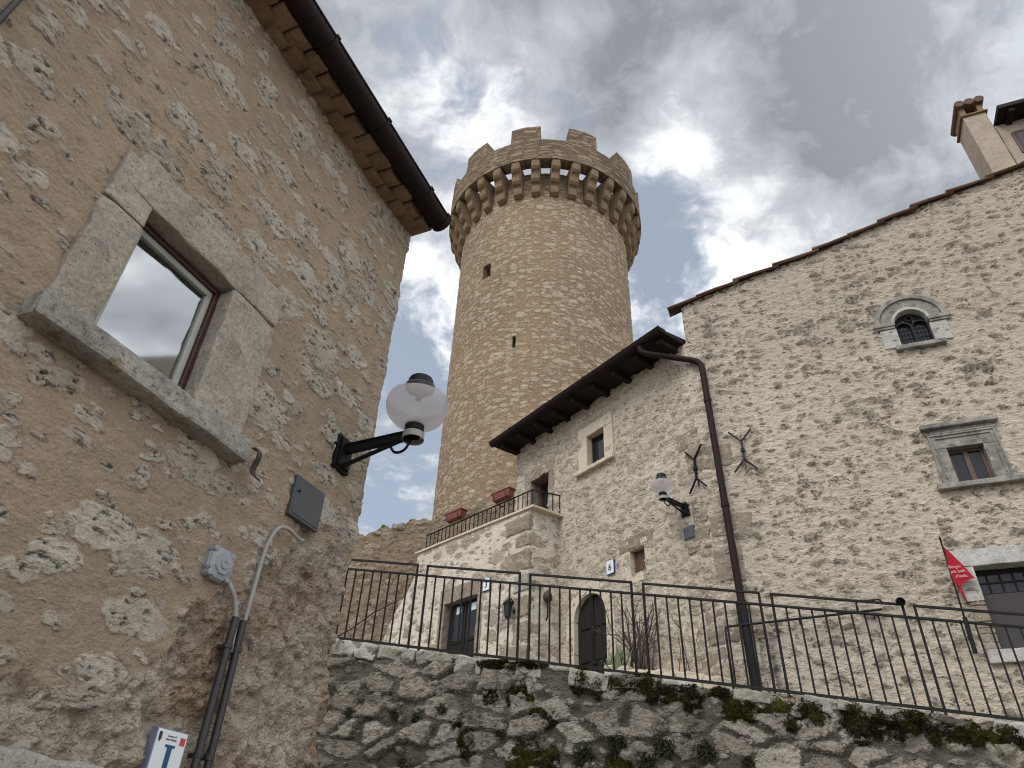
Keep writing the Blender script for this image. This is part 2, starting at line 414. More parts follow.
def left_zone(t, co, x, y, z):
    n = t.m('MULTIPLY_ADD', t.noise(co, 1.8, 6, 0.62, 0.5), 1.3, -0.65)
    a = t.m('ADD', t.m('MULTIPLY', t.m('ADD', x, 0.95), 1.25), t.m('SUBTRACT', 2.85, z))
    b_ = t.m('SUBTRACT', 2.16, z)
    v = t.m('ADD', t.m('MAXIMUM', t.m('MINIMUM', a, t.m('SUBTRACT', 3.35, z)), b_), n)
    return t.step(v, 0.0, 0.14), ((0.27, 0.22, 0.168), (0.37, 0.318, 0.252), (0.25, 0.168, 0.105))
M_LEFT = rubble('left_rubble', (0.340, 0.263, 0.185), (0.282, 0.222, 0.160), (0.44, 0.392, 0.322), (0.33, 0.282, 0.222), (0.105, 0.082, 0.066),
    sc=(2.9, 2.9, 5.8), rad=(0.12, 0.60), rad2=(-0.12, 0.46), sc2=2.2, relief=0.010, rough_h=0.030, pit_h=0.028, mort_h=0.040, mort_h2=0.016, warp=0.085, edge=0.085, soft=0.09, zone=left_zone, fine_h=0.007, pit_lo=0.545, pitscale=27, pit_x=0.6, mort_s=6, patch=0.25)
M_MID = rubble('cream_rubble', (0.57, 0.505, 0.41), (0.51, 0.45, 0.365), (0.51, 0.445, 0.355), (0.42, 0.362, 0.285), (0.22, 0.185, 0.145),
    sc=(3.6, 3.6, 7.6), rad=(0.05, 0.62), rad2=(-0.1, 0.42), relief=0.035, rough_h=0.06, pit_h=0.02, mort_h=0.075, mort_s=8, mort_h2=0.015, pit_amt=0.35, warp=0.11, pitscale=18, fine_h=0.008)
def big_streak(t, co, x, y, z, c, n):
    # damp stain beside the downpipe and lichen-grey upper gable
    f = t.m('MULTIPLY', t.step(t.m('ABSOLUTE', t.m('SUBTRACT', x, 0.52)), 0.02, 0.26, 1.0, 0.0), t.step(z, 5.1, 4.1))
    f = t.m('MULTIPLY', f, t.step(t.noise(t.vm('MULTIPLY', co, (9, 9, 1.2)), 1.0, 5), 0.44, 0.62))
    c = t.mix(t.m('MULTIPLY', f, 0.85), c, (0.05, 0.05, 0.045))
    g = t.m('MULTIPLY', t.step(z, 7.0, 10.5), 0.45)
    return t.mix(g, c, t.mix(0.5, c, (0.29, 0.25, 0.205)))
M_BIG = rubble('cream_rubble_weathered', (0.53, 0.462, 0.37), (0.465, 0.41, 0.33), (0.45, 0.392, 0.31), (0.345, 0.30, 0.24), (0.10, 0.09, 0.078),
    sc=(4.2, 4.2, 9.0), rad=(-0.10, 0.52), rad2=(-0.25, 0.40), relief=0.030, rough_h=0.09, pit_h=0.04, mort_h=0.085, mort_s=8, mort_h2=0.015, pit_amt=0.7, pit_lo=0.50, warp=0.10,
    stone_dark=0.36, pitscale=22, streak=big_streak, fine_h=0.008)
M_ANX = rubble('white_jointed_rubble', (0.62, 0.56, 0.47), (0.56, 0.505, 0.42), (0.43, 0.365, 0.285), (0.32, 0.272, 0.21), (0.16, 0.135, 0.105),
    sc=(2.4, 2.4, 4.6), rad=(0.12, 0.56), rad2=(-0.2, 0.38), relief=0.016, rough_h=0.04, pit_h=0.012, mort_h=0.05, mort_s=8, mort_h2=0.01, pit_amt=0.4, pitscale=18, warp=0.12)
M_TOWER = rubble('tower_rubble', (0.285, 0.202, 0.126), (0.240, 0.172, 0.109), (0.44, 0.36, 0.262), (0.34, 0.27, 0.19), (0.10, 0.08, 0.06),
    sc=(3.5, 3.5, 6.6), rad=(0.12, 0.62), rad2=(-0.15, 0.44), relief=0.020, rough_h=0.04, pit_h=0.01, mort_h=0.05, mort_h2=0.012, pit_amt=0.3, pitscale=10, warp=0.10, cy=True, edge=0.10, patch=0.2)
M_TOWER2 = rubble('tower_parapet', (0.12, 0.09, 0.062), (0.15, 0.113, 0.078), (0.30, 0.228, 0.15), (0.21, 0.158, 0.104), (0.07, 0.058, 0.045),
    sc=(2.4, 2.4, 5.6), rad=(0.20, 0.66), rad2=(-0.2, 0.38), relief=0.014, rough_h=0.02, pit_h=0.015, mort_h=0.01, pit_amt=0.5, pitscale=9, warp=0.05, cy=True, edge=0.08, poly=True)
def ret_moss(t, co, x, y, z, c, h):
    f = t.step(t.noise(co, 1.7, 8, 0.68, 0.4), 0.53, 0.66)
    c = t.mix(t.m('MULTIPLY', f, 0.62), c, t.mix(t.noise(co, 9, 4), (0.035, 0.033, 0.022), (0.062, 0.058, 0.042)))
    g = t.step(t.noise(t.vm('ADD', co, (3.1, 0, 7.7)), 2.4, 7, 0.66), 0.64, 0.70)
    c = t.mix(t.m('MULTIPLY', g, 0.75), c, (0.040, 0.043, 0.012))
    return c, t.m('ADD', h, t.m('MULTIPLY', g, 0.02))
M_RET = rubble('mossy_rubble', (0.098, 0.087, 0.069), (0.138, 0.121, 0.097), (0.36, 0.325, 0.27), (0.215, 0.19, 0.155), (0.040, 0.037, 0.032),
    sc=(2.3, 2.3, 4.3), rad=(0.16, 0.74), rad2=(-0.05, 0.52), relief=0.045, rough_h=0.045, pit_h=0.03, mort_h=0.06, mort_s=6, mort_h2=0.022, pit_amt=0.7, pit_lo=0.55, warp=0.08, edge=0.09, soft=0.07, moss=ret_moss, pitscale=20, fine_h=0.006, poly=True, patch=0.4)
M_BACK = rubble('old_rubble', (0.27, 0.203, 0.138), (0.22, 0.17, 0.12), (0.36, 0.29, 0.215), (0.25, 0.20, 0.148), (0.05, 0.045, 0.037),
    sc=(2.6, 2.6, 5.6), rad=(0.05, 0.62), rad2=(-0.1, 0.42), relief=0.05, rough_h=0.07, pit_h=0.03, mort_h=0.08, mort_s=7, mort_h2=0.02, pit_amt=0.6, pitscale=11, warp=0.12, edge=0.12)
M_FRAME = lime('grey_limestone', (0.42, 0.365, 0.295), (0.32, 0.28, 0.225), stain_amt=0.35, pit=0.85, scale=1.5, grain=1.6, relief=0.012)
M_SILL = lime('lichened_limestone', (0.40, 0.37, 0.32), (0.26, 0.24, 0.205), stain_amt=0.6, pit=0.8, lichen=(0.15, 0.105, 0.03), grain=1.6, relief=0.012)
M_CREAM = lime('cream_limestone', (0.62, 0.54, 0.42), (0.54, 0.465, 0.36), stain_amt=0.12, pit=0.2)
M_OLD = lime('weathered_limestone', (0.36, 0.335, 0.29), (0.17, 0.16, 0.143), stain=(0.050, 0.048, 0.047), stain_amt=0.9, pit=0.7, scale=2.4, grain=1.6)
M_WHITE = lime('whitened_limestone', (0.52, 0.50, 0.46), (0.38, 0.36, 0.325), stain_amt=0.5, pit=0.5, scale=1.6, grain=1.4)
M_QUOIN = lime('brown_quoin', (0.33, 0.275, 0.21), (0.25, 0.21, 0.165), stain=(0.09, 0.08, 0.07), stain_amt=0.6, pit=0.7, relief=0.02)
M_COPE = lime('pale_coping', (0.46, 0.425, 0.36), (0.30, 0.275, 0.235), stain=(0.07, 0.065, 0.055), stain_amt=0.7, pit=0.6, relief=0.02)
M_CORBEL = lime('corbel_stone', (0.28, 0.195, 0.115), (0.20, 0.142, 0.088), stain=(0.09, 0.068, 0.045), stain_amt=0.6, pit=0.4)
M_TILE = lime('terracotta_tile', (0.165, 0.092, 0.062), (0.12, 0.085, 0.064), stain=(0.06, 0.05, 0.042), stain_amt=0.6, pit=0.3)
M_EAVET = lime('eave_tile', (0.29, 0.20, 0.125), (0.20, 0.135, 0.085), stain=(0.07, 0.05, 0.035), stain_amt=0.55, pit=0.3, scale=1.6)
M_GUTTER = plain('brown_metal', (0.020, 0.011, 0.0105), 0.6, 0.0, 0.25, spec=0.15)
M_WOOD = plain('dark_timber', (0.020, 0.013, 0.010), 0.7, 0, 0.35, 20, spec=0.2)
M_WINWOOD = plain('red_brown_wood', (0.050, 0.016, 0.013), 0.35, 0, 0.2, 20, spec=0.5)
M_WINWOOD2 = plain('brown_wood', (0.095, 0.045, 0.028), 0.5, 0, 0.25, 20)
M_DOOR = plain('dark_door_wood', (0.014, 0.009, 0.008), 0.6, 0, 0.3, 16, spec=0.25)
M_PANEL = plain('brown_panel', (0.034, 0.025, 0.025), 0.6, 0, 0.12, 6)
M_SASH = plain('pale_sash', (0.36, 0.36, 0.31), 0.5, 0, 0.08)
M_IRON = plain('dark_iron', (0.012, 0.011, 0.011), 0.65, 0.0, 0.25, 20, spec=0.25)
M_BLACK = plain('black_iron', (0.005, 0.005, 0.006), 0.5, 0.0, 0.2, 20, spec=0.22)
M_RUST = plain('brown_iron', (0.045, 0.034, 0.028), 0.7, 0.0, 0.4, 20)
M_PLATE = plain('grey_steel', (0.085, 0.092, 0.100), 0.42, 0.3, 0.12, 5)
M_PVC = plain('grey_plastic', (0.27, 0.285, 0.30), 0.45, 0, 0.08, 5, 0.05)
M_CABLE = plain('grey_cable', (0.30, 0.285, 0.25), 0.55, 0, 0.1)
M_COND = plain('brown_conduit', (0.030, 0.023, 0.022), 0.5, 0, 0.2)
M_SIGN = plain('white_enamel', (0.72, 0.73, 0.75), 0.25, 0, 0.04, 4, 0.02)
M_BLUE = plain('blue_paint', (0.012, 0.075, 0.16), 0.4, 0, 0.05)
M_RED = plain('red_paint', (0.45, 0.07, 0.05), 0.4, 0, 0.05)
M_INK = plain('dark_ink', (0.03, 0.035, 0.045), 0.5, 0, 0.05)
M_TERRA = plain('terracotta_planter', (0.18, 0.055, 0.038), 0.7, 0, 0.15, 8)
M_TWIG = plain('dry_twig', (0.075, 0.052, 0.042), 0.85, 0, 0.4, 20)
M_LEAF = plain('iris_leaf', (0.17, 0.20, 0.10), 0.6, 0, 0.3, 6)
M_HERB = plain('wall_herb_leaf', (0.058, 0.062, 0.036), 0.9, 0, 0.5, 8, spec=0.15)
def moss_mat():
    m, t, b, o = base_mat('moss'); co = t.coord()
    c = t.mix(t.step(t.noise(co, 3.1, 5, 0.6), 0.40, 0.62), (0.022, 0.015, 0.009), (0.050, 0.047, 0.010)); g = t.noise(co, 40, 3)
    t.put(b.inputs['Base Color'], t.mix(t.step(g, 0.45, 0.75), c, (0.062, 0.055, 0.018))); b.inputs['Roughness'].default_value = 1.0; b.inputs['Specular IOR Level'].default_value = 0.08
    return m
M_MOSS = moss_mat()
M_GROUND = lime('cobble_ground', (0.26, 0.23, 0.19), (0.20, 0.18, 0.15), stain_amt=0.5, pit=0.5)
M_HILL = lime('earth', (0.20, 0.16, 0.11), (0.13, 0.12, 0.07), stain_amt=0.5, pit=0.4)
M_PLASTER = lime('chimney_plaster', (0.44, 0.37, 0.295), (0.36, 0.30, 0.24), stain=(0.2, 0.165, 0.13), stain_amt=0.5, pit=0.15)
M_CURTAIN = plain('white_curtain', (0.74, 0.74, 0.72), 0.9, 0, 0.05, 4)
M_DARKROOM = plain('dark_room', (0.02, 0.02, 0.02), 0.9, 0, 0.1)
def flag_mat():
    m, t, b, o = base_mat('red_cloth'); co = t.coord()
    c = t.mix(t.noise(co, 8, 4), (0.30, 0.012, 0.026), (0.42, 0.018, 0.035)); t.put(b.inputs['Base Color'], c)
    b.inputs['Roughness'].default_value = 0.85; b.inputs['Specular IOR Level'].default_value = 0.2
    return m
M_FLAG = flag_mat()
def glass(name, tint, alpha, rough=0.03):
    m, t, b, o = base_mat(name); t.put(b.inputs['Base Color'], tint); b.inputs['Roughness'].default_value = rough
    b.inputs['Specular IOR Level'].default_value = 0.8; b.inputs['Alpha'].default_value = alpha; b.inputs['Coat Weight'].default_value = 0.6; b.inputs['Coat Roughness'].default_value = 0.01
    return m
M_GLASS = glass('window_glass', (0.05, 0.055, 0.06), 0.35)
def mirror_glass():
    m, t, b, o = base_mat('reflecting_glass'); g = t.node('ShaderNodeBsdfGlossy'); g.inputs['Roughness'].default_value = 0.05; t.put(g.inputs[0], (0.92, 0.94, 0.95))
    tp = t.node('ShaderNodeBsdfTransparent'); fr_ = t.node('ShaderNodeFresnel'); fr_.inputs[0].default_value = 1.9
    mx = t.node('ShaderNodeMixShader'); t.l.new(t.m('MULTIPLY_ADD', fr_.outputs[0], 1.0, 0.22, clamp=True), mx.inputs[0])
    t.l.new(tp.outputs[0], mx.inputs[1]); t.l.new(g.outputs[0], mx.inputs[2]); t.l.new(mx.outputs[0], o.inputs[0]); return m
M_GLASSN = mirror_glass()
M_GLASSD = glass('dark_glass', (0.020, 0.022, 0.028), 0.97, 0.08)
M_GLASSD.node_tree.nodes['Principled BSDF'].inputs['Coat Weight'].default_value = 0.0; M_GLASSD.node_tree.nodes['Principled BSDF'].inputs['Specular IOR Level'].default_value = 0.35
def frosted():
    m, t, b, o = base_mat('frosted_plastic'); t.put(b.inputs['Base Color'], (0.66, 0.615, 0.615)); b.inputs['Roughness'].default_value = 0.25
    tr = t.node('ShaderNodeBsdfTranslucent'); t.put(tr.inputs[0], (0.76, 0.715, 0.715)); mx = t.node('ShaderNodeMixShader'); mx.inputs[0].default_value = 0.62
    t.l.new(b.outputs[0], mx.inputs[1]); t.l.new(tr.outputs[0], mx.inputs[2])
    tp = t.node('ShaderNodeBsdfTransparent'); m2 = t.node('ShaderNodeMixShader'); m2.inputs[0].default_value = 0.20
    t.l.new(mx.outputs[0], m2.inputs[1]); t.l.new(tp.outputs[0], m2.inputs[2]); t.l.new(m2.outputs[0], o.inputs[0]); return m
M_FROST = frosted()
M_CLEAR = glass('clear_plastic', (0.5, 0.48, 0.48), 0.10, 0.05)

def text(name, s, fr, s0, w, z, size, mat, parent, align='CENTER', extr=0.001, rotz=0.0, bold=0.0):
    cu = bpy.data.curves.new(name, 'FONT'); cu.body = s; cu.size = size; cu.align_x = align; cu.align_y = 'CENTER'; cu.extrude = extr; cu.offset = bold
    o = bpy.data.objects.new(name, cu); C.objects.link(o)
    me = bpy.data.meshes.new_from_object(o); C.objects.unlink(o); bpy.data.objects.remove(o)
    B = Matrix((fr.t, Vector((0, 0, 1)), fr.n)).transposed().to_4x4(); B.translation = fr.p(s0, w, z)
    top = parent
    while 'M' not in top and top.parent is not None: top = top.parent
    me.transform(rmat(top).inverted() @ B @ Matrix.Rotation(rotz, 4, 'Z')); me.materials.append(mat)
    q = bpy.data.objects.new(name, me); C.objects.link(q); q.parent = parent; return q

# ================================================================== SETTING: ground, hill, upper path
g = MB(); g.face([(-600, -600, 0), (600, -600, 0), (600, 600, 0), (-600, 600, 0)])
struct(g.build('ground', M_GROUND))
h = MB(RAIL)
ss = [-14, -6, -3, 0, 3, 6, 9, 14]
zp = lambda s: zrail(max(-3.5, min(9, s))) - 0.16
for a, b in zip(ss, ss[1:]):
    h.face([(a, -0.55, zp(a)), (b, -0.55, zp(b)), (b, -5.5, zp(b) + 0.25), (a, -5.5, zp(a) + 0.25)])
    h.face([(a, -5.5, zp(a) + 0.25), (b, -5.5, zp(b) + 0.25), (b, -16, zp(b) + 0.6), (a, -16, zp(a) + 0.6)])
bmesh.ops.remove_doubles(h.bm, verts=h.bm.verts[:], dist=1e-4)
struct(h.build('path', M_GROUND))
h = MB(RAIL)
for (a, b) in (((-14, -0.55), (-14, -16)), ((14, -0.55), (14, -16))):
    h.face([(a[0], a[1], -0.1), (b[0], b[1], -0.1), (b[0], b[1], zp(b[0]) + 0.6), (a[0], a[1], zp(a[0]))])
h.face([(-14, -16, -0.1), (14, -16, -0.1), (14, -16, zp(14) + 0.6), (-14, -16, zp(-14) + 0.6)])
h.face([(-14, -0.6, -0.1), (14, -0.6, -0.1), (14, -0.6, zp(14) - 0.05), (-14, -0.6, zp(-14) - 0.05)])
struct(h.build('hillside', M_HILL))

# ================================================================== RETAINING WALL
RW = root('retaining_wall', 'dark mossy rubble retaining wall with pale coping stones under the iron railing', 'wall', RAIL)
top_r = lambda q: zrail(q.x) - 0.085 + 0.02 * math.sin(q.x * 5.1) + 0.015 * math.sin(q.x * 13.7)
masonry('wall', [(-9, 0.12), (12, 0.12)], 0.0, top_r, 0.024, M_RET, RW)
m = MB(RAIL)
for k in range(42):
    a = -9 + k * 0.5; m.prism([(a, 0), (a + .5, 0), (a + .5, zrail(a + .5) - .13), (a, zrail(a) - .13)], 0.09, -0.5)
m.build('wall_core', M_COPE, RW)
rnd = random.Random(4); s = -3.0; k = 0
while s < 8.6:
    L = rnd.uniform(0.28, 0.55); hgt = rnd.uniform(0.10, 0.20); zt = zrail(s + L / 2) - 0.05 + rnd.uniform(-.02, .012)
    if rnd.random() < 0.72:
        rot = Matrix.Rotation(math.atan(0.1363) + rnd.uniform(-.05, .05), 3, 'Y')
        MB(RAIL).box(s + .015, s + L - .015, 0.155 + rnd.uniform(-.02, .02), -0.32, zt - hgt, zt, 0.025, 0.022, 0.06, k, rot).build('coping_stone', M_COPE if rnd.random() < .6 else M_WHITE, RW, smooth=False)
    s += L; k += 1

# ================================================================== ROUND TOWER
TX, TY = 1.03, 19.97; TR = 3.22; PR = 3.88
TF = Fr(TX, TY, 90)
TW = root('round_tower', 'round tan stone tower with corbelled battlements rising behind the houses', 'tower', TF, z=0)
camdir = math.atan2(-TY, -TX)                       # polar angle of the side that faces the street
def cylpt(r, ang, z): return (r * math.cos(ang), r * math.sin(ang), z)
def cyl_hit(px, py):
    dd = fw + rt * ((px - 512) / FPX) - up * ((py - 384) / FPX)
    a = dd.x ** 2 + dd.y ** 2; b = -2 * (dd.x * TX + dd.y * TY); c = TX ** 2 + TY ** 2 - TR ** 2
    tt = (-b - math.sqrt(b * b - 4 * a * c)) / (2 * a); q = dd * tt
    return math.atan2(q.y - TY, q.x - TX), q.z + 1.6
wa, wz = -1.8566, 18.9; sa, sz = -1.73, 15.7
wa, wz = cyl_hit(487, 271); sa, sz = cyl_hit(514, 342)
holes_t = [(wa - 0.052, wa + 0.052, wz - 0.33, wz + 0.30), (sa - 0.016, sa + 0.016, sz - 0.22, sz + 0.22)]
us = ticks(camdir - math.pi, camdir + math.pi, 0.021, [x for hh in holes_t for x in hh[:2]])
vz = ticks(3.0, 23.35, 0.065, [x for hh in holes_t for x in hh[2:]])
grid_mesh('shaft', lambda u, v: cylpt(TR, u, v), us, vz, M_TOWER, TW, lambda u, v: any(a < u < b and c < v < e for a, b, c, e in holes_t))
m = MB(TF)
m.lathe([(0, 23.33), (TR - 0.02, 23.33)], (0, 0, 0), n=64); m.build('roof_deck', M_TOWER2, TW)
for nm, (a, b, c, e) in zip(('window', 'slit_window'), holes_t):
    m = MB(TF); q = []
    for r in (TR + 0.004, TR - 0.6):
        q.append([Vector((TX, TY, 0)) + Vector(cylpt(r, u, v)) for u, v in ((a, c), (b, c), (b, e), (a, e))])
    vv = [[m.bm.verts.new(x) for x in r] for r in q]
    for k in range(4): m.bm.faces.new([vv[0][k], vv[0][(k + 1) % 4], vv[1][(k + 1) % 4], vv[1][k]])
    m.bm.faces.new(vv[1]); m.build(nm, M_CORBEL, TW)
# parapet ring: outer skin dense, inner face, soffit and top
us2 = ticks(camdir - math.pi, camdir + math.pi, 0.018)
ZB = 23.38
prof = [(3.45, ZB)] + [(3.45 + 0.43 * k / 5, ZB) for k in range(1, 6)] + [(PR, z) for z in ticks(ZB, 24.5, 0.06)[1:]] + [(3.72, 24.5), (3.45, 24.5)] + [(3.45, z) for z in (24.2, 23.8, ZB)]
def pfn(u, v):
    i = int(v); i = min(i, len(prof) - 1); return cylpt(prof[i][0], u, prof[i][1])
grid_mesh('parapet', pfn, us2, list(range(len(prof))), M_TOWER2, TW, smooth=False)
# corbels
NC = 32
cp = [(3.10, 22.02), (3.30, 22.03), (3.42, 22.10), (3.46, 22.24), (3.46, 22.44), (3.48, 22.47), (3.57, 22.50), (3.645, 22.60), (3.665, 22.88), (3.68, 22.91), (3.77, 22.95), (3.835, 23.05), (3.85, 23.375), (3.10, 23.375)]
m = MB(); wd = 0.165
L2 = []
for sd in (-1, 1): L2.append([m.bm.verts.new((r, sd * wd, z)) for r, z in cp])
for k in range(len(cp)): m.bm.faces.new([L2[0][k], L2[1][k], L2[1][(k + 1) % len(cp)], L2[0][(k + 1) % len(cp)]])
m.bm.faces.new(L2[0]); m.bm.faces.new(L2[1][::-1])
bmesh.ops.bevel(m.bm, geom=[e for e in m.bm.edges if abs(e.verts[0].co.y - e.verts[1].co.y) < 1e-6], offset=0.03, segments=2, affect='EDGES')
bmesh.ops.triangulate(m.bm, faces=[f for f in m.bm.faces if len(f.verts) > 4])
for v in m.bm.verts: v.co += 0.012 * mnoise.noise_vector(v.co * 5)
cb0 = m.build('corbel', M_CORBEL, None); cb0.parent = TW
for k in range(NC):
    o = cb0 if k == 0 else cb0.copy()
    if k: C.objects.link(o); o.parent = TW
    o.rotation_euler = (0, 0, camdir + (k + 0.5) * 2 * math.pi / NC); sc_ = 0.985 + 0.03 * ((k * 37) % 11) / 11
    o.scale = (1, sc_, 1)
# merlons: curved blocks, as a part each; phase from the photograph's two front merlons
def merlon(c0):
    m = MB(); A = ticks(c0 - 0.145, c0 + 0.145, 0.02); Zs = ticks(24.5, 25.32, 0.06)
    ri, ro = 3.46, 3.88
    rows = []
    ring = [(ro, a) for a in A] + [(ri, a) for a in A[::-1]]
    for z in Zs: rows.append([m.bm.verts.new(cylpt(r, a, z)) for r, a in ring])
    n = len(ring)
    for ra, rb in zip(rows, rows[1:]):
        for k in range(n): m.bm.faces.new([ra[k], ra[(k + 1) % n], rb[(k + 1) % n], rb[k]])
    na = len(A)
    for k in range(na - 1): m.bm.faces.new([rows[-1][k], rows[-1][k + 1], rows[-1][n - 2 - k], rows[-1][n - 1 - k]])
    o = m.build('merlon', M_TOWER2, None); o.parent = TW; return o
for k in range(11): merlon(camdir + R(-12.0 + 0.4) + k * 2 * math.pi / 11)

# ================================================================== MIDDLE HOUSE (cream rubble, brown eave)
MH = root('stone_house', 'cream rubble house with brown timber eave in front of the round tower', 'house', MID)
ARC = (-2.67, 0.40, 5.45)
mid_holes = [(-2.63, -2.12, 8.26, 8.98), (-1.675, -1.315, 5.885, 6.315), (-4.42, -3.80, 6.85, 8.70), ('arch', ARC[0], 0.43, ARC[2], 3.6)]
masonry('wall', [(-4.95, 0), (0.0, 0), (0.28 * BIG.t.dot(MID.t), 0.28 * BIG.t.dot(MID.n) + .0)], 3.2, 9.69, 0.03, M_MID, MH, mid_holes, rad=0.05)
masonry('end_wall', [(-4.95, -5.0), (-4.95, 0)], 3.2, 9.69, 0.08, M_MID, MH)
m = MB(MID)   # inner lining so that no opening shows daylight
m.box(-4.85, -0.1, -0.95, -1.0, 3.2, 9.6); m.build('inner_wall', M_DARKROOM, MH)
def stone_frame(fr, parent, ins, out, proud, depth, mat, sill=None, seed=0, rough=0.006, matsill=None, name='window_frame', lint_ears=True, jambs=True, cell=0.06):
    s0, s1, z0, z1 = ins; S0, S1, Z0, Z1 = out; m = MB(fr)
    m.box(S0, S1, -depth, proud, z1, Z1, 0.008, rough, cell, seed)
    if jambs:
        m.box(S0, s0, -depth, proud - 0.003, Z0, z1 - 0.004, 0.008, rough, cell, seed + 1); m.box(s1, S1, -depth, proud - 0.003, Z0, z1 - 0.004, 0.008, rough, cell, seed + 2)
    o = m.build(name, mat, parent)
    if sill:
        a, b, zb, zt, pr = sill
        MB(fr).box(a, b, -depth, pr, zb, zt, 0.012, rough, cell, seed + 3).build('sill', matsill or mat, o)
    return o
def casement(fr, parent, ins, wpos, mat, leaves=1, bars=(0, 0), glassm=None, ft=0.05, sash=None, name='casement'):
    s0, s1, z0, z1 = ins; m = MB(fr)
    for a, b, c, e in ((s0, s1, z0, z0 + ft), (s0, s1, z1 - ft, z1), (s0, s0 + ft, z0 + ft, z1 - ft), (s1 - ft, s1, z0 + ft, z1 - ft)): m.box(a, b, wpos, wpos - 0.06, c, e, 0.006)
    for k in range(1, leaves):
        c = s0 + (s1 - s0) * k / leaves; m.box(c - ft * .75, c + ft * .75, wpos + 0.004, wpos - 0.06, z0 + ft, z1 - ft, 0.006)
    for k in range(1, bars[0] + 1):
        c = s0 + (s1 - s0) * k / (bars[0] + 1); m.box(c - .011, c + .011, wpos - 0.004, wpos - 0.04, z0 + ft, z1 - ft)
    for k in range(1, bars[1] + 1):
        c = z0 + (z1 - z0) * k / (bars[1] + 1); m.box(s0 + ft, s1 - ft, wpos - 0.007, wpos - 0.037, c - .011, c + .011)
    o = m.build(name, mat, parent)
    MB(fr).box(s0 + ft * .6, s1 - ft * .6, wpos - 0.018, wpos - 0.024, z0 + ft * .6, z1 - ft * .6).build('pane', glassm or M_GLASSD, o)
    return o
f = stone_frame(MID, MH, (-2.615, -2.135, 8.275, 8.965), (-2.86, -1.90, 8.25, 9.20), 0.035, 0.30, M_CREAM, (-2.92, -1.86, 8.17, 8.245, 0.10), 3)
casement(MID, f, (-2.615, -2.135, 8.275, 8.965), -0.11, M_WOOD, 1, ft=0.06)
f = stone_frame(MID, MH, (-1.66, -1.325, 5.90, 6.305), (-1.86, -1.17, 5.80, 6.50), 0.012, 0.22, M_MID if False else M_CREAM, (-1.78, -1.2, 5.74, 5.895, 0.012), 7, 0.012)
m = MB(MID)
for k in range(4): m.box(-1.66 + k * .084, -1.66 + k * .084 + .081, -0.10, -0.13, 5.90, 6.305, 0.004)
m.build('shutter', M_WINWOOD2, f)
MB(MID).box(-1.90, -1.12, -0.02, 0.02, 6.31, 6.54, 0.03, 0.02, 0.06, 5).build('lintel', M_QUOIN, MH)
# upper door onto the terrace
f = stone_frame(MID, MH, (-4.40, -3.815, 6.86, 8.685), (-4.60, -3.64, 6.86, 8.95), 0.02, 0.34, M_QUOIN, None, 11, 0.012, name='door_frame')
casement(MID, f, (-4.40, -3.815, 6.86, 8.685), -0.26, M_WINWOOD, 1, (0, 2), ft=0.075, name='door')
# arched door
def arch_ring(fr, cx, zs, ri, ro, w0, w1, nseg, joint=0.006, seed=0, rough=0.004, a0=0.0, a1=math.pi):
    m = MB(fr)
    for k in range(nseg):
        b0 = a0 + (a1 - a0) * k / nseg + joint / ro; b1 = a0 + (a1 - a0) * (k + 1) / nseg - joint / ro
        A = [b0 + (b1 - b0) * i / 6 for i in range(7)]
        poly = [(cx + ro * math.cos(a), zs + ro * math.sin(a)) for a in A] + [(cx + ri * math.cos(a), zs + ri * math.sin(a)) for a in A[::-1]]
        m.prism(poly, w0 - 0.002 * (k % 3), w1 + 0.003 * (k % 2))
    return m
cx, rr, zs = ARC
m = arch_ring(MID, cx, zs, rr, 0.60, 0.02, -0.24, 3)
for sd in (-1, 1):
    a, b = sorted((cx + sd * rr, cx + sd * 0.60))
    m.box(a, b, -0.24, 0.018, 4.92, zs - 0.006, 0.006); m.box(a, b, -0.24, 0.022, 3.6, 4.91, 0.006)
fr_ = m.build('door_surround', M_CREAM, MH)
m = MB(MID); A = [math.pi * k / 20 for k in range(21)]
m.prism([(cx + (rr + .02) * math.cos(a), zs + (rr + .02) * math.sin(a)) for a in A] + [(cx - rr - .02, 3.6), (cx + rr + .02, 3.6)], -0.08, -0.12)
m.box(cx - 0.012, cx + 0.012, -0.08, -0.065, 3.6, zs + rr - .02, .004)
for sd in (-1, 1):
    for z_a, z_b in ((3.75, 4.25), (4.32, 4.68), (4.76, 5.22), (5.3, 5.6)):
        a, b = sorted((cx + sd * 0.045, cx + sd * 0.33)); m.box(a, b, -0.085, -0.058, z_a, z_b, 0.012)
dr = m.build('door', M_DOOR, MH)
MB(MID).lathe([(0, .05), (.02, .04), (.025, .02), (.012, 0)], (cx + .06, -0.06, 4.7), MID.n, 12).build('handle', M_BLACK, dr)
# quoins at the corner shared with the gabled house
qz = [3.5, 4.05, 4.45, 4.95, 5.3, 5.85, 6.25, 6.75, 7.1, 7.6, 7.95, 8.45]
rnd = random.Random(9)
for k, (a, b) in enumerate(zip(qz, qz[1:])):
    if rnd.random() < .12: continue
    L = 0.42 if k % 2 else 0.26
    MB(MID).box(-L, 0.012, -0.3, 0.012 + .006 * (k % 3), a + .02, b - .02, 0.025, 0.022, 0.06, 40 + k).build('quoin_stone', M_QUOIN, MH)
for k, (a, b, L) in enumerate(((4.5, 4.92, .55), (5.32, 5.82, .42), (6.0, 6.35, .62), (7.15, 7.55, .5))):
    MB(BIG).box(.02, L, -0.2, 0.016 + .004 * (k % 2), a, b, 0.025, 0.022, 0.06, 140 + k).build('quoin_stone', M_QUOIN, MH)
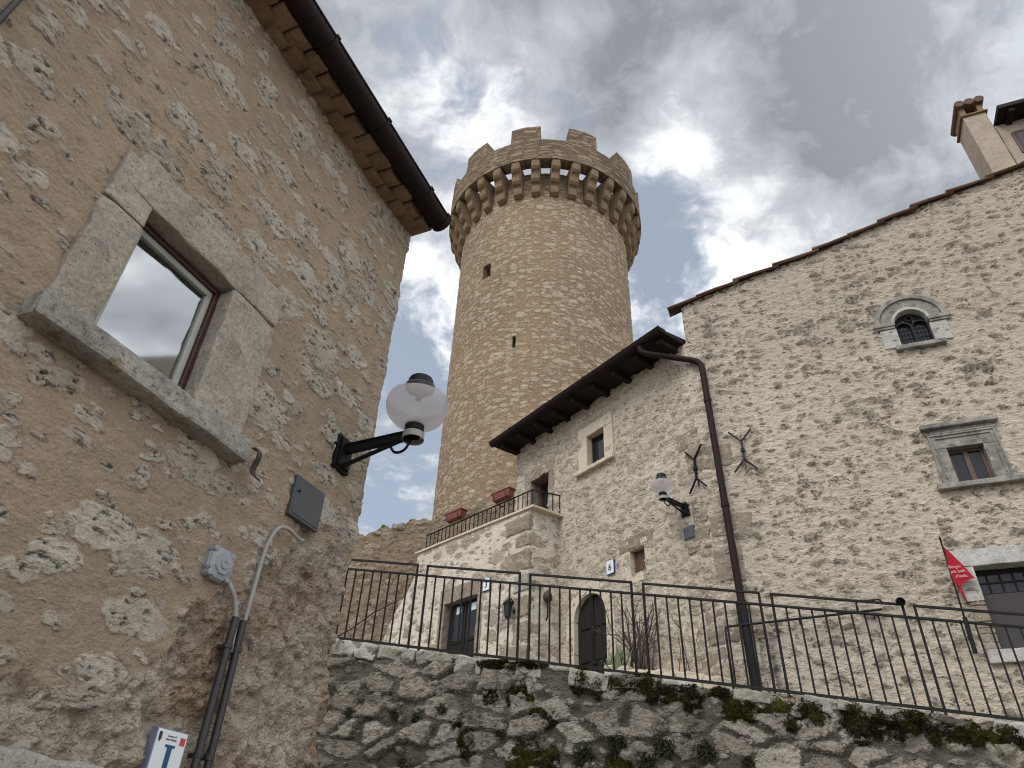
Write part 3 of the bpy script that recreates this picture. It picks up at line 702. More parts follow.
# roof, rafters, gutter, downpipe
EL, ER = -5.14, -0.03
sl = lambda q: 9.66 - 0.10 * q        # soffit falls slightly outwards
m = MB(MID)
for (w0, w1, dz0, th) in ((0.72, -5.5, 0.045, 0.06),):
    pr = [(0.50, 9.69), (-0.1, 9.70), (-5.5, 10.86), (-5.5, 10.98), (-0.1, 9.83), (0.52, 9.75)]
    a = [m.bm.verts.new(MID.p(EL, w_, z_)) for w_, z_ in pr]; b = [m.bm.verts.new(MID.p(ER, w_, z_)) for w_, z_ in pr]
    m.bm.faces.new(a); m.bm.faces.new(b[::-1])
    for k in range(len(pr)): m.bm.faces.new([a[k], b[k], b[(k + 1) % len(pr)], a[(k + 1) % len(pr)]])
m.build('roof', M_WOOD, MH)
m = MB(MID)
for k in range(27):
    s_ = EL + 0.1 + k * 0.182
    m.tube([(s_, 0.55, 9.76), (s_, -0.1, 9.86), (s_, -5.5, 11.02)], 0.075, 8)
m.build('roof_tiles', M_TILE, MH)
for k in range(9):
    s_ = EL + 0.25 + k * 0.585
    m = MB(MID); m.bar((s_, 0.46, 9.632), (s_, -0.12, 9.642), 0.10, 0.11, side=MID.t); m.build('rafter', M_WOOD, MH)
def half_gutter(fr, s0, s1, wc, zc, r, mat, parent, name='gutter', n=10, bands=()):
    m = MB(fr); rings = []
    for s_ in (s0, s1):
        o_ = [m.bm.verts.new(fr.p(s_, wc + r * math.cos(math.pi + math.pi * k / n), zc + r * math.sin(math.pi + math.pi * k / n))) for k in range(n + 1)]
        i_ = [m.bm.verts.new(fr.p(s_, wc + (r - .006) * math.cos(math.pi + math.pi * k / n), zc + (r - .006) * math.sin(math.pi + math.pi * k / n))) for k in range(n + 1)]
        rings.append(o_ + i_[::-1])
    N = len(rings[0])
    for k in range(N): m.bm.faces.new([rings[0][k], rings[0][(k + 1) % N], rings[1][(k + 1) % N], rings[1][k]])
    for s_, sg in ((s0, 1), (s1, -1)):
        m.bm.faces.new([m.bm.verts.new(fr.p(s_ + sg * .002, wc + r * math.cos(math.pi + math.pi * k / n), zc + r * math.sin(math.pi + math.pi * k / n))) for k in range(n + 1)])
    m.tube([(s0, wc + r, zc + .004), (s1, wc + r, zc + .004)], 0.011, 8)
    o = m.build(name, mat, parent, smooth=True, autosmooth=40)
    for s_ in bands:
        b_ = MB(fr)
        A = [math.pi + math.pi * k / n for k in range(n + 1)]
        for q0, q1 in zip(A, A[1:]):
            b_.bar((s_, wc + (r + .006) * math.cos(q0), zc + (r + .006) * math.sin(q0)), (s_, wc + (r + .006) * math.cos(q1), zc + (r + .006) * math.sin(q1)), 0.03, 0.006, side=fr.t)
        b_.tube([(s_ - .02, wc + r + .004, zc + .012), (s_ + .02, wc + r + .004, zc + .012)], 0.016, 8)
        b_.build('gutter_bracket', mat, o)
    return o
gt = half_gutter(MID, EL - .02, ER + .02, 0.555, 9.76, 0.088, M_GUTTER, MH, bands=[-4.4, -3.2, -2.0, -0.9])
def smoothpath(P, k=6, rad=0.12):
    P = [Vector(q) for q in P]; o = [P[0]]
    for a, b, c in zip(P, P[1:], P[2:]):
        u = (a - b).normalized() * min(rad, (a - b).length / 2.1); v = (c - b).normalized() * min(rad, (c - b).length / 2.1)
        for i in range(k + 1):
            t = i / k; o.append((b + u) * (1 - t) ** 2 + b * 2 * t * (1 - t) + (b + v) * t ** 2)
    o.append(P[-1]); return o
pp = [MID.p(-0.56, 0.555, 9.73), MID.p(-0.56, 0.54, 9.55), BIG.p(0.24, 0.09, 9.16), BIG.p(0.335, 0.085, 3.3)]
dp = MB().tube(smoothpath(pp, 7, 0.15), 0.052, 14, local=False).build('downpipe', M_GUTTER, MH, smooth=True, autosmooth=50)
q0, q1 = BIG.p(0.24 + (9.16 - 4.95) / 5.86 * .095, .085, 4.95), BIG.p(0.335, .085, 3.3)
MB().tube([q0, q1], .060, 14, local=False).build('pipe_foot', M_BLACK, dp, smooth=True, autosmooth=50)
for z_ in (8.35, 6.45, 4.97):
    q = BIG.p(0.24 + (9.16 - z_) / 5.86 * 0.095, 0.086, z_)
    m = MB(); m.lathe([(.055, -.03), (.063, -.03), (.063, .03), (.055, .03)], q, n=16, local=False); m.bar(q + BIG.n * -.05, q + BIG.n * -0.12, .03, .03, local=False); m.build('pipe_collar', M_GUTTER, dp)

# ================================================================== GABLED HOUSE on the right
BH = root('stone_house', 'large weathered cream stone house with tiled verge, arched window and brown downpipe corner', 'house', BIG)
vz_ = lambda s: 10.53 + 0.2525 * s + 0.03 * math.sin(s * 1.9)
big_holes = [(-1.0, 0.25, 2.9, 9.70), ('arch', 3.5, 0.26, 9.22, 8.76), (3.34, 3.81, 6.385, 6.93), (3.15, 4.35, 4.17, 5.24)]
masonry('wall', [(-0.02, -0.5), (-0.02, 0), (13, 0)] if False else [(0.02, 0), (13, 0)], 3.0, lambda q: vz_(q.x) + 0.0, 0.03, M_BIG, BH, big_holes, coarse_after=7.0)
m = MB(BIG)
m.prism([(0.3, 3.0), (13, 3.0), (13, vz_(13) - .06), (6, vz_(6) - .06), (0.3, vz_(.3) - .05)], -0.9, -0.95)
m.prism([(0.03, 9.2), (0.4, 9.2), (0.4, vz_(.4) - .05), (0.03, vz_(0) - .05)], -0.002, -0.95)
m.build('inner_wall', M_BIG, BH)
m = MB(BIG)   # roof plane behind the verge
a_ = [(0.05, 10.50), (13, vz_(13) - .03), (13, vz_(13) + .04), (0.05, 10.57)]
m.prism(a_, 0.0, -6.0); m.build('roof', M_TILE, BH)
# verge tiles: overlapping barrel tiles up the slope
m = MB(BIG); rnd = random.Random(21); s_ = -0.22; k = 0
while s_ < 7.6:
    L = rnd.uniform(0.50, 0.72); o0 = rnd.uniform(-.018, .018)
    A = [math.pi * q / 8 for q in range(9)]
    r_ = []
    for e, (ds, dzz, rad_) in enumerate(((0, .045 + o0, .105), (L * .5, .025 + o0, .10), (L + .10, .0 + o0, .095))):
        zc = vz_(s_ + ds) + dzz
        r_.append([m.bm.verts.new(BIG.p(s_ + ds, -0.02 + rad_ * 1.25 * math.cos(a) + rnd.uniform(-.012, .012), zc - .015 + rad_ * .75 * math.sin(a))) for a in A] +
                  [m.bm.verts.new(BIG.p(s_ + ds, -0.02 + (rad_ * 1.25 - .03) * math.cos(a), zc - .035 + (rad_ * .75 - .01) * math.sin(a))) for a in A[::-1]])
    N = len(r_[0])
    for ra, rb in zip(r_, r_[1:]):
        for q in range(N): m.bm.faces.new([ra[q], ra[(q + 1) % N], rb[(q + 1) % N], rb[q]])
    m.bm.faces.new(r_[0]); m.bm.faces.new(r_[-1]); s_ += L; k += 1
m.build('verge_tiles', M_TILE, BH)
# arched window
cx, ri, zs = 3.505, 0.235, 9.22
m = arch_ring(BIG, cx, zs, ri, 0.44, 0.03, -0.22, 7, 0.003)
f = m.build('window_surround', M_OLD, BH)
arch_ring(BIG, cx, zs + .0, 0.443, 0.51, 0.06, -0.1, 5, 0.0).build('hood_mould', M_OLD, f)
arch_ring(BIG, cx, zs + .001, ri - .004, 0.275, 0.042, -0.1, 7, 0.0).build('arch_roll', M_WHITE, f)
for sd in (-1, 1):
    m = MB(BIG)
    a, b = sorted((cx + sd * 0.235, cx + sd * 0.55)); m.box(a, b, -0.15, 0.062, zs - .045, zs + .015, 0.01, .003, .06, 2); m.box(a + .012, b - .012, -.15, 0.045, zs - .085, zs - .048, .008)
    m.build('impost', M_OLD, f)
for sd in (-1, 1):
    m = MB(BIG)
    a, b = sorted((cx + sd * 0.235, cx + sd * 0.47)); m.box(a, b, -0.22, 0.022, 8.77, zs - .089, 0.006, .003, .08, 4)
    m.build('jamb', M_WHITE, f)
MB(BIG).box(3.17, 3.86, -0.15, 0.09, 8.68, 8.755, 0.012, .006, .06, 6).build('sill', M_OLD, f)
m = MB(BIG); A = [math.pi * k / 16 for k in range(17)]
m.prism([(cx + .25 * math.cos(a), zs + .25 * math.sin(a)) for a in A] + [(cx - .25, 8.74), (cx + .25, 8.74)], -0.10, -0.12)
wd_ = m.build('pane', M_GLASSD, f)
m = MB(BIG); rr2 = 0.108
for sd in (-1, 1):
    c2 = cx + sd * 0.115
    poly = [(c2 + rr2 * math.cos(a), 9.15 + rr2 * math.sin(a)) for a in A]
    for q0, q1 in zip(poly, poly[1:]): m.bar((q0[0], -0.065, q0[1]), (q1[0], -0.065, q1[1]), 0.05, 0.022, side=BIG.n)
    for e in (-1, 1): m.bar((c2 + e * rr2, -0.065, 8.75), (c2 + e * rr2, -0.065, 9.15), 0.05, 0.022, side=BIG.n)
    for e in (-.05, 0, .05): m.bar((c2 + e, -0.078, 8.75), (c2 + e, -0.078, 9.2), .008, .008)
    for e in range(5): m.bar((c2 - .1, -0.083, 8.80 + e * .085), (c2 + .1, -0.083, 8.80 + e * .085), .008, .008)
m.lathe([(0.04, -.02), (.055, -.02), (.055, .02), (.04, .02), (.04, -.02)], (cx, -0.065, 9.33), BIG.n, 16)
m.build('tracery', M_IRON, f)
# framed window
m = MB(BIG); s0, s1, z0, z1 = 3.355, 3.80, 6.40, 6.92
f = stone_frame(BIG, BH, (s0, s1, z0, z1), (3.17, 4.00, 6.36, 7.14), 0.03, 0.26, M_OLD, (3.08, 4.22, 6.285, 6.36, 0.10), 13, .003)
m = MB(BIG); m.box(3.15, 4.02, -0.05, 0.05, 7.145, 7.17, .006); m.box(3.17, 4.0, -0.05, 0.028, 7.172, 7.225, .006); m.box(3.11, 4.08, -0.05, 0.10, 7.228, 7.30, .014, .004, .08, 3); m.build('cornice', M_OLD, f)
m = MB(BIG)
for a, b, c, e in ((3.165, 3.19, 6.36, 7.14), (3.98, 4.005, 6.36, 7.14), (3.19, 3.98, 7.115, 7.142), (3.225, 3.24, 6.45, 7.08), (3.93, 3.945, 6.45, 7.08), (3.24, 3.93, 7.065, 7.08)): m.box(a, b, 0, 0.047, c, e, .005)
for a, b in ((3.165, 3.35), (3.805, 4.005)): m.box(a, b, 0, .05, 6.362, 6.43, .006)
m.build('moulding', M_OLD, f)
casement(BIG, f, (s0, s1, z0, z1), -0.085, M_WINWOOD2, 2, ft=0.042)
# shop window with grid and dark panel
f = stone_frame(BIG, BH, (3.17, 4.33, 4.20, 5.22), (2.965, 4.55, 4.78, 5.44), 0.035, 0.30, M_WHITE, (3.0, 4.6, 4.04, 4.195, 0.06), 17, .006, matsill=M_WHITE)
casement(BIG, f, (3.17, 4.33, 4.88, 5.22), -0.16, M_WOOD, 2, (7, 1), ft=0.04)
m = MB(BIG); m.box(3.17, 4.33, -0.14, -0.18, 4.195, 4.90, .006); m.build('shutter_panel', M_PANEL, f)
m = MB(BIG); rnd = random.Random(3)
z_ = 4.205
while z_ < 4.77:
    hh = rnd.uniform(.07, .12); m.box(2.97 + rnd.uniform(0, .05), 3.168, -.2, .018 + rnd.uniform(0, .01), z_, min(z_ + hh - .01, 4.772), .012, .008, .05, int(z_ * 50)); z_ += hh
m.build('jamb_stones', M_QUOIN, f)
# chimney
m = MB(BIG)
CH0, CH1 = 5.35, 5.93
m.box(5.64, 6.02, -0.25, -0.80, 11.7, 13.95, .012); chm = m.build('chimney', M_PLASTER, BH)
m = MB(BIG); m.box(5.60, 6.06, -.21, -.84, 13.95, 13.985, .008)
for a, b in ((5.64, 5.73), (5.93, 6.02)): m.box(a, b, -0.25, -0.80, 13.985, 14.24, .01, .006, .08, 2)
m.box(5.73, 5.93, -0.74, -0.80, 13.985, 14.24, .01)
m.box(5.60, 6.06, -0.20, -0.85, 14.24, 14.27, .01)
m.build('chimney_pot', M_CORBEL, chm)
m = MB(BIG)
for k in range(3):
    s_ = 5.67 + k * 0.165; m.tube([(s_, -0.17, 14.285), (s_, -0.88, 14.285)], 0.085, 12)
m.build('chimney_cap', M_TILE, chm)
# dormer
m = MB(BIG); m.box(6.08, 8.6, -0.35, -2.6, 12.0, 13.62, .02, .01, .25, 1); dm = m.build('dormer', M_PLASTER, BH)
m = MB(BIG); m.prism([(6.10, 13.63), (9.0, 13.63), (9.0, 13.72), (6.10, 13.72)], 0.02, -2.8); m.build('dormer_roof', M_WOOD, dm)
m = MB(BIG)
for k in range(4): m.bar((6.30 + k * .5, -0.03, 13.585), (6.30 + k * .5, -.5, 13.585), .09, .09)
m.build('rafter', M_WOOD, dm)
m = MB(BIG); m.box(6.24, 7.2, -0.32, -.40, 12.72, 13.30, .01); m.build('window_frame', M_WINWOOD, dm)
MB(BIG).box(6.31, 7.13, -0.312, -.33, 12.79, 13.23).build('pane', M_GLASS, dm)

# ================================================================== TERRACE BLOCK
AX = root('terrace_block', 'pale stone terrace block with brown door three below its railing', 'terrace', ANX)
LW = -0.72
anx_holes = [(-2.03, -0.90, 4.0, 6.33)]
D5 = (-2.02, -1.28, 4.2, 6.33)
# the block: front face, then the short return towards the house
def mid_in_anx(s, w):
    q = MID.p(s, w, 0) - ANX.o; return (q.dot(ANX.t), q.dot(ANX.n))
ret = mid_in_anx(-3.49, -0.06)
SH = 2.5 - 0.0156        # arclength from the far end of the side wall to the front face
MD = (-2.27, -1.31, 3.9, 6.19)
masonry('wall', [(-3.40, -2.5), (-3.40, 0), (0, 0), ret], 3.3, 7.53, 0.032, M_ANX, AX, [(MD[0] - .01 + SH, MD[1] + .01 + SH, 3.3, MD[3] + .01)], rad=0.04)
masonry('stair_wall', [(-5.1, -0.06), (-3.30, -0.06)], 3.3, lambda q: 7.2 + 1.35 * (q.x + 3.4) + .05 * math.sin(q.x * 9), 0.035, M_ANX, AX)
m = MB(ANX); m.box(-3.35, -0.15, -0.6, -0.64, 3.3, 6.79); m.box(-3.35, -0.06, -0.06, -1.4, 6.8, 6.86); m.build('terrace_floor', M_GROUND, AX)
m = MB(ANX); m.box(-3.44, 0.03, 0.045, -0.22, 7.53, 7.575, .008, .003, .2, 1)
a0 = ANX.p(0.03, 0, 0); rv = Vector((ret[0], ret[1], 0)).normalized()
m.prism([(0, 0)] * 0 or [(0.031, 7.531), (0.034, 7.531), (0.034, 7.573), (0.031, 7.573)], 0.03, 0.031)
P0 = ANX.p(0.035, 0.04, 7.552); P1 = ANX.p(ret[0] + 0.035, ret[1], 7.552)
m.bar(P0 + (P1 - P0).normalized() * -.0, P1, 0.2, 0.042, side=ANX.t, local=False)
m.build('coping', M_CREAM, AX)
f = stone_frame(ANX, AX, MD, (MD[0] - .16, MD[1] + .14, 3.9, MD[3] + .30), 0.02, 0.3, M_QUOIN, None, 23, .012, name='door_frame')
m = MB(ANX); m.box(MD[0], MD[1], -0.14, -0.18, 3.9, MD[3])
cxx = (MD[0] + MD[1]) / 2
m.box(cxx - .02, cxx + .02, -0.14, -.125, 3.9, MD[3], .004)
for sd in (-1, 1):
    for za, zb in ((4.0, 4.75), (4.82, 5.35)):
        a, b = sorted((cxx + sd * .05, cxx + sd * .38)); m.box(a, b, -0.145, -.12, za, zb, .014)
    for za in (5.42, 6.25): a, b = sorted((cxx + sd * .05, cxx + sd * .38)); m.box(a, b, -.145, -.125, za, za + .05, .006)
dr = m.build('door', M_DOOR, AX)
for sd in (-1, 1):
    a, b = sorted((cxx + sd * .07, cxx + sd * .36)); MB(ANX).box(a, b, -0.14, -0.128, 5.48, 6.24).build('pane', M_GLASSD, dr)
    MB(ANX).box(a + .10, b - .05, -0.127, -0.124, 5.98, 6.12).build('notice', M_SIGN, dr)
rnd = random.Random(5)
for k, (za, zb) in enumerate(((3.6, 4.1), (4.15, 4.5), (4.6, 5.05), (5.1, 5.45), (5.52, 5.9), (5.98, 6.30), (6.36, 6.75), (6.82, 7.06), (7.12, 7.44))):
    L = 0.62 if k % 2 == 0 else 0.34
    rot = None
    MB(ANX).box(-L, 0.014, -0.30 if k % 2 else -.2, 0.014 + .005 * (k % 3), za, zb, .03, .02, .06, 60 + k).build('quoin_stone', M_QUOIN if k % 4 != 1 else M_COPE, AX)

# terrace railing
TRL = root('terrace_railing', 'low dark iron railing along the edge of the upper terrace', 'railing', ANX)
def terr(s): return 7.575
zr = 8.0
m = MB(ANX); m.tube([(-3.3, -0.12, zr - .02), (-0.06, -0.12, zr)], 0.016, 6)
pA, pB = ANX.p(-0.06, -0.12, zr), MID.p(-3.30, 0.02, 8.0); pB2 = MID.p(-3.44, 0.03, 8.0)
m.tube([pA, pB2], 0.016, 6, local=False); m.build('top_rail', M_IRON, TRL, smooth=True)
for k in range(26):
    s_ = -0.06 - k * 0.129
    MB(ANX).bar((s_, -0.12, 7.57), (s_, -0.12, zr), 0.014, 0.014).build('baluster', M_IRON, TRL)
for k in range(1, 5):
    q = pA.lerp(pB2, k / 4); MB().bar((q.x, q.y, 7.57), (q.x, q.y, 8.0), 0.014, 0.014, local=False).build('baluster', M_IRON, TRL)
# planters on the rail
for (c_, lb) in ((-2.20, 'terracotta planter hooked on the terrace railing, farther from the terrace door'), (-0.76, 'terracotta planter hooked on the terrace railing, next to the terrace door')):
    pl = root('flower_box', lb, 'planter', ANX, c_, -0.02, 7.9, group='planters on the terrace railing')
    m = MB(ANX)
    fnp = lambda s, w, z, c_=c_: (c_ + (s - c_) * (1 + 0.10 * (z - 8.07) / .16), 0.0 + (w - 0.0) * (1 + 0.25 * (z - 8.07) / .16), z)
    m.box(c_ - .24, c_ + .24, -0.08, 0.08, 7.98, 8.13, .014, fn=fnp); m.build('box', M_TERRA, pl)
    m = MB(ANX); m.box(c_ - .27, c_ + .27, -0.10, 0.10, 8.125, 8.155, .008); m.build('rim', M_TERRA, pl)
    for e in (-.17, .17):
        m = MB(ANX); m.tube([(c_ + e, -.13, 7.92), (c_ + e, .09, 7.955), (c_ + e, .11, 8.08)], .007, 6); m.build('bracket', M_IRON, pl)

# ================================================================== OLD WALL behind on the left
BW = root('stone_wall', 'old tan rubble wall with ragged dark top below the tower', 'wall', BACK)
masonry('wall', [(-9, 0), (1.2, 0)], 3.4, lambda q: 9.32 + 0.125 * q.x + 0.06 * math.sin(q.x * 7.3) + 0.04 * math.sin(q.x * 17.1), 0.05, M_BACK, BW)
m = MB(BACK)
for k in range(20): a = -9 + k * .51; m.prism([(a, 3.4), (a + .51, 3.4), (a + .51, 9.2 + .125 * (a + .51)), (a, 9.2 + .125 * a)], -0.03, -0.5)
m.build('wall_core', M_BACK, BW)
rnd = random.Random(12); s_ = -6.0; k = 0
while s_ < 1.0:
    L = rnd.uniform(.15, .6); z_ = 9.30 + .125 * (s_ + L / 2)
    if rnd.random() < .6: MB(BACK).box(s_, s_ + L - .02, .03 + rnd.uniform(-.03, .02), -.5, z_ - .12, z_ + rnd.uniform(-.03, .07), .05, .04, .06, 80 + k).build('cap_stone', M_QUOIN, BW)
    s_ += L; k += 1
# handrail climbing the old wall
HR = MB(BACK).tube([(-4.2, 0.12, 6.15), (-3.6, .12, 6.42), (-3.05, .12, 6.78), (-2.5, .12, 7.0)], .014, 6).build('stair_handrail', M_IRON, None, smooth=True)
tag(HR, 'thin dark handrail slanting up the old tan wall behind the balusters', 'handrail')

# ================================================================== IRON RAILING on the retaining wall
IR = root('iron_railing', 'long dark iron railing on top of the mossy retaining wall', 'railing', RAIL)
panels = [(-2.75, -1.55), (-1.42, -0.144), (0.0, 1.267), (1.405, 2.668), (2.81, 4.125), (4.258, 5.597), (5.715, 7.05), (7.19, 8.5)]
MB(RAIL).bar((-2.8, 0, zrail(-2.8)), (8.55, 0, zrail(8.55)), .022, .03).build('bottom_rail', M_IRON, IR)
MB(RAIL).bar((-2.8, 0, zrail(-2.8) + .925), (8.55, 0, zrail(8.55) + .925), .034, .022).build('middle_rail', M_IRON, IR)
for a, b in panels:
    m = MB(RAIL)
    m.bar((a, 0, zrail(a) - .12), (a, 0, zrail(a) + 1.06), .023, .023); m.bar((b, 0, zrail(b) - .12), (b, 0, zrail(b) + 1.06), .023, .023)
    m.bar((a - .012, 0, zrail(a) + 1.06), (b + .012, 0, zrail(b) + 1.06), .032, .022); m.build('panel_frame', M_IRON, IR)
    for k in range(1, 10):
        s_ = a + (b - a) * k / 10; MB(RAIL).bar((s_, 0, zrail(s_)), (s_, 0, zrail(s_) + .92), .0165, .0165).build('baluster', M_IRON, IR)

# ================================================================== LEFT HOUSE
LH = root('stone_house', 'near tan rubble house with stone window, dark gutter and grey stones showing through render', 'house', LEFT)
masonry('wall', [(-4.6, 0), (0.0, 0), (0.15, -1.5)], 0.6, 6.40, 0.0125, M_LEFT, LH, [(-2.21, -1.52, 3.49, 4.34)], rad=0.06, coarse_after=4.95)
m = MB(LEFT)
m.box(-9, -4.6, -.02, -5, 0, 6.4); m.box(-4.6, 0.05, -.7, -.72, 0, 6.4); m.box(-4.6, -.05, -.03, -.5, 0, .62); m.box(.13, .15, -1.45, -6, 0, 6.4); m.build('inner_wall', M_LEFT, LH)
def stone2(name, blocks, mat, parent, seed, rough=.007, w0=.03, depth=.24):
    m = MB(LEFT)
    for k, (a, b, c, e) in enumerate(blocks): m.box(a, b, -depth, w0 + .003 * (k % 3), c, e, .016, rough, .035, seed + k)
    return m.build(name, mat, parent)
WI = (-2.165, -1.565, 3.53, 4.295)
f = stone2('window_surround', [(-2.40, -2.165, 3.50, 4.155), (-2.40, -2.165, 4.165, 4.50), (-2.335, -1.21, 4.30, 4.56), (-1.565, -1.20, 3.50, 4.294)], M_FRAME, LH, 30, .011)
m = MB(LEFT); m.box(-2.45, -1.185, -.25, .11, 3.375, 3.498, .02, .007, .03, 44); m.build('sill', M_SILL, f)
# red brown frame, pale sash, glass, curtain
m = MB(LEFT); s0, s1, z0, z1 = WI; ft = .032
for a, b, c, e in ((s0, s1, z0 - .02, z0 + ft), (s0, s1, z1 - ft, z1), (s0, s0 + ft, z0 + ft, z1 - ft), (s1 - ft, s1, z0 + ft, z1 - ft)): m.box(a, b, -.065, -.165, c, e, .005)
wf = m.build('window_frame', M_WINWOOD, f)
m = MB(LEFT)
for a, b, c, e in ((s0 + ft, s1 - ft, z0 + ft, z0 + ft + .035), (s0 + ft, s1 - ft, z1 - ft - .035, z1 - ft), (s0 + ft, s0 + ft + .035, z0 + ft + .035, z1 - ft - .035), (s1 - ft - .035, s1 - ft, z0 + ft + .035, z1 - ft - .035)): m.box(a, b, -.085, -.16, c, e, .006)
m.build('sash', M_SASH, wf)
MB(LEFT).box(s0 + .045, s1 - .045, -.100, -.106, z0 + .045, z1 - .045).build('pane', M_GLASSN, wf)
m = MB(LEFT); N = 40
top_, bot_ = [], []
for k in range(N + 1):
    s_ = s0 + (s1 - s0) * k / N; w_ = -.125 + .004 * math.sin(k * 1.3)
    top_.append(m.bm.verts.new(LEFT.p(s_, w_, z1))); bot_.append(m.bm.verts.new(LEFT.p(s_, w_ + .004 * math.sin(k), z0)))
for k in range(N): m.bm.faces.new([bot_[k], bot_[k + 1], top_[k + 1], top_[k]])
m.build('curtain', M_CURTAIN, wf, smooth=True)
m = MB(LEFT); m.box(-2.4, -1.38, -.15, .05, 1.2, 1.945, .02, .012, .05, 71); m.build('door_lintel', M_COPE, LH)
# eave: two stepped courses of tiles, then gutter
m = MB(LEFT); rnd = random.Random(31)
for row, (w1, zb) in enumerate(((.105, 6.285), (.215, 6.325))):
    s_ = -4.7 + row * .09
    while s_ < -0.15:
        L = .172; tl = rnd.uniform(-.018, .012); A = [math.pi * q / 6 for q in range(7)]
        wq = w1 + rnd.uniform(-.035, .015)
        # hollow barrel tile lying across the wall, its lower edge showing
        pr = [(s_ + L / 2 - .083 * math.cos(a), zb + tl + .030 * math.sin(math.pi - a) * -1 + .03) for a in A] + [(s_ + L / 2 + .083, zb + tl + .058), (s_ + L / 2 - .083, zb + tl + .058)]
        m.prism(pr, -.2, wq)
        s_ += L + .006
m.build('eave_tiles', M_EAVET, LH)
m = MB(LEFT)
pr = [(.26, 6.395), (-.2, 6.41), (-2.6, 7.3), (-2.6, 7.4), (.28, 6.43)]
a = [m.bm.verts.new(LEFT.p(-5.2, w_, z_)) for w_, z_ in pr]; b = [m.bm.verts.new(LEFT.p(-.03, w_, z_)) for w_, z_ in pr]
m.bm.faces.new(a); m.bm.faces.new(b[::-1])
for k in range(len(pr)): m.bm.faces.new([a[k], b[k], b[(k + 1) % len(pr)], a[(k + 1) % len(pr)]])
m.build('roof', M_TILE, LH)
half_gutter(LEFT, -5.2, 0.015, .285, 6.40, .092, M_GUTTER, LH, bands=[-3.1, -2.45, -1.75, -1.05, -.35, -.04], n=14)
m = MB(LEFT); m.tube([(-3.09, .035, 3.9), (-3.085, .035, 5.2)], .013, 8); m.build('wall_cable', M_COND, LH, smooth=True)

# ------------------------------------------------------------------ things on the left house
def wall_lamp(fr, s, z, label, arm=0.5, k=1.0):
    K = k
    L = root('wall_lamp', label, 'lamp', fr, s, 0, z, group='globe lamps on the house walls')
    m = MB(fr); m.box(s - .08, s + .08, -.005, .03, z - .12, z + .12, .006); m.box(s - .06, s + .06, .03, .045, z - .10, z + .10, .004); m.build('wall_plate', M_BLACK, L)
    m = MB(fr); m.bar((s, .045, z + .03), (s, arm - .03, z + .045), .034, .055, side=fr.t)
    m.bar((s, .045, z + .062), (s, arm - .03, z + .074), .05, .008, side=fr.t)
    m.bar((s, .045, z - .085), (s, arm * .82, z + .02), .02, .02, side=fr.t); m.build('arm', M_BLACK, L)
    g0 = z + .045
    m = MB(fr)
    pts = [(s, arm * .68, g0 - .03)] + [(s, arm * .72 + .06 + .06 * math.sin(a), g0 - .06 - .05 * math.cos(a)) for a in (-.9, -.4, 0, .5, 1.0, 1.4)] + [(s, arm + .002, g0 - .01)]
    m.tube(smoothpath(pts, 3, .05), .009, 8); m.build('curl', M_BLACK, L, smooth=True)
    m = MB(fr); m.lathe([(.0, -.01), (.045, -.01), (.05, .02), (.062, .024), (.062, .075), (.055, .085), (0, .085)], (s, arm, g0), n=24); m.build('collar', M_BLACK, L, smooth=True, autosmooth=35)
    m = MB(fr); m.lathe([(.066, -.015), (.07, -.015), (.07, .03), (.064, .03), (.064, -.015)], (s, arm, g0 - .02), n=24); m.build('neck_ring', M_CABLE, L, smooth=True, autosmooth=35)
    gz = g0 + .08; rx, rz = .205 * K, .165 * K; zc = gz + rz * .86
    prof = []
    for q in range(0, 19):
        a = -math.pi / 2 + .30 + q * (math.pi / 2 - .30 + .28) / 18; prof.append((rx * math.cos(a), zc + rz * math.sin(a)))
    m = MB(fr); m.lathe(prof, fr.p(s, arm, 0), n=40, local=False); m.build('globe', M_FROST, L, smooth=True)
    prof2 = []
    for q in range(0, 9):
        a = .28 + q * (1.16 - .28) / 8; prof2.append((rx * math.cos(a), zc + rz * math.sin(a)))
    gl = MB(fr); gl.lathe(prof2, fr.p(s, arm, 0), n=40, local=False); gl.build('clear_dome', M_CLEAR, L, smooth=True)
    zt = zc + rz * math.sin(1.12)
    m = MB(fr); m.lathe([(0, -.012), (.098 * K, -.012), (.10 * K, .006), (.088 * K, .012), (.084 * K, .05), (.078 * K, .064), (.05 * K, .074), (0, .076)], fr.p(s, arm, zt), n=28, local=False); m.build('cap', M_BLACK, L, smooth=True, autosmooth=35)
    m = MB(fr); m.lathe([(0, -.07), (.018, -.07), (.02, -.03), (.05, -.02)], fr.p(s, arm, zt - .03), n=14, local=False); m.build('bulb_holder', M_BLACK, L, smooth=True)
    return L
wall_lamp(LEFT, -.345, 3.90, 'black bracket lamp with oblate globe on the near tan house corner', .54)
wall_lamp(MID, -.395, 6.60, 'globe lamp beside the iron wall anchor on the cream house', .50, .86)

def plate(fr, s0, s1, z0, z1, label, w=0.03, mat=M_PLATE, group=None):
    P = root('cover_plate', label, 'metal plate', fr, (s0 + s1) / 2, 0, z0, group=group)
    MB(fr).box(s0, s1, 0.0, w, z0, z1, .003).build('plate', mat, P)
    m = MB(fr)
    m.box(s0 + .015, s1 - .015, w - .002, w + .004, z0 + .015, z1 - .015, .003); m.build('door', mat, P)
    MB(fr).lathe([(0, .012), (.008, .012), (.009, 0)], (s0 + .035, w + .002, (z0 + z1) / 2 + .03), fr.n, 10).build('lock', M_IRON, P)
    return P
plate(LEFT, -.72, -.445, 3.31, 3.56, 'grey steel meter cover set in the near tan wall', .03)
plate(MID, -.455, -.26, 6.095, 6.295, 'small grey metal plate below the globe lamp on the cream house', .045)
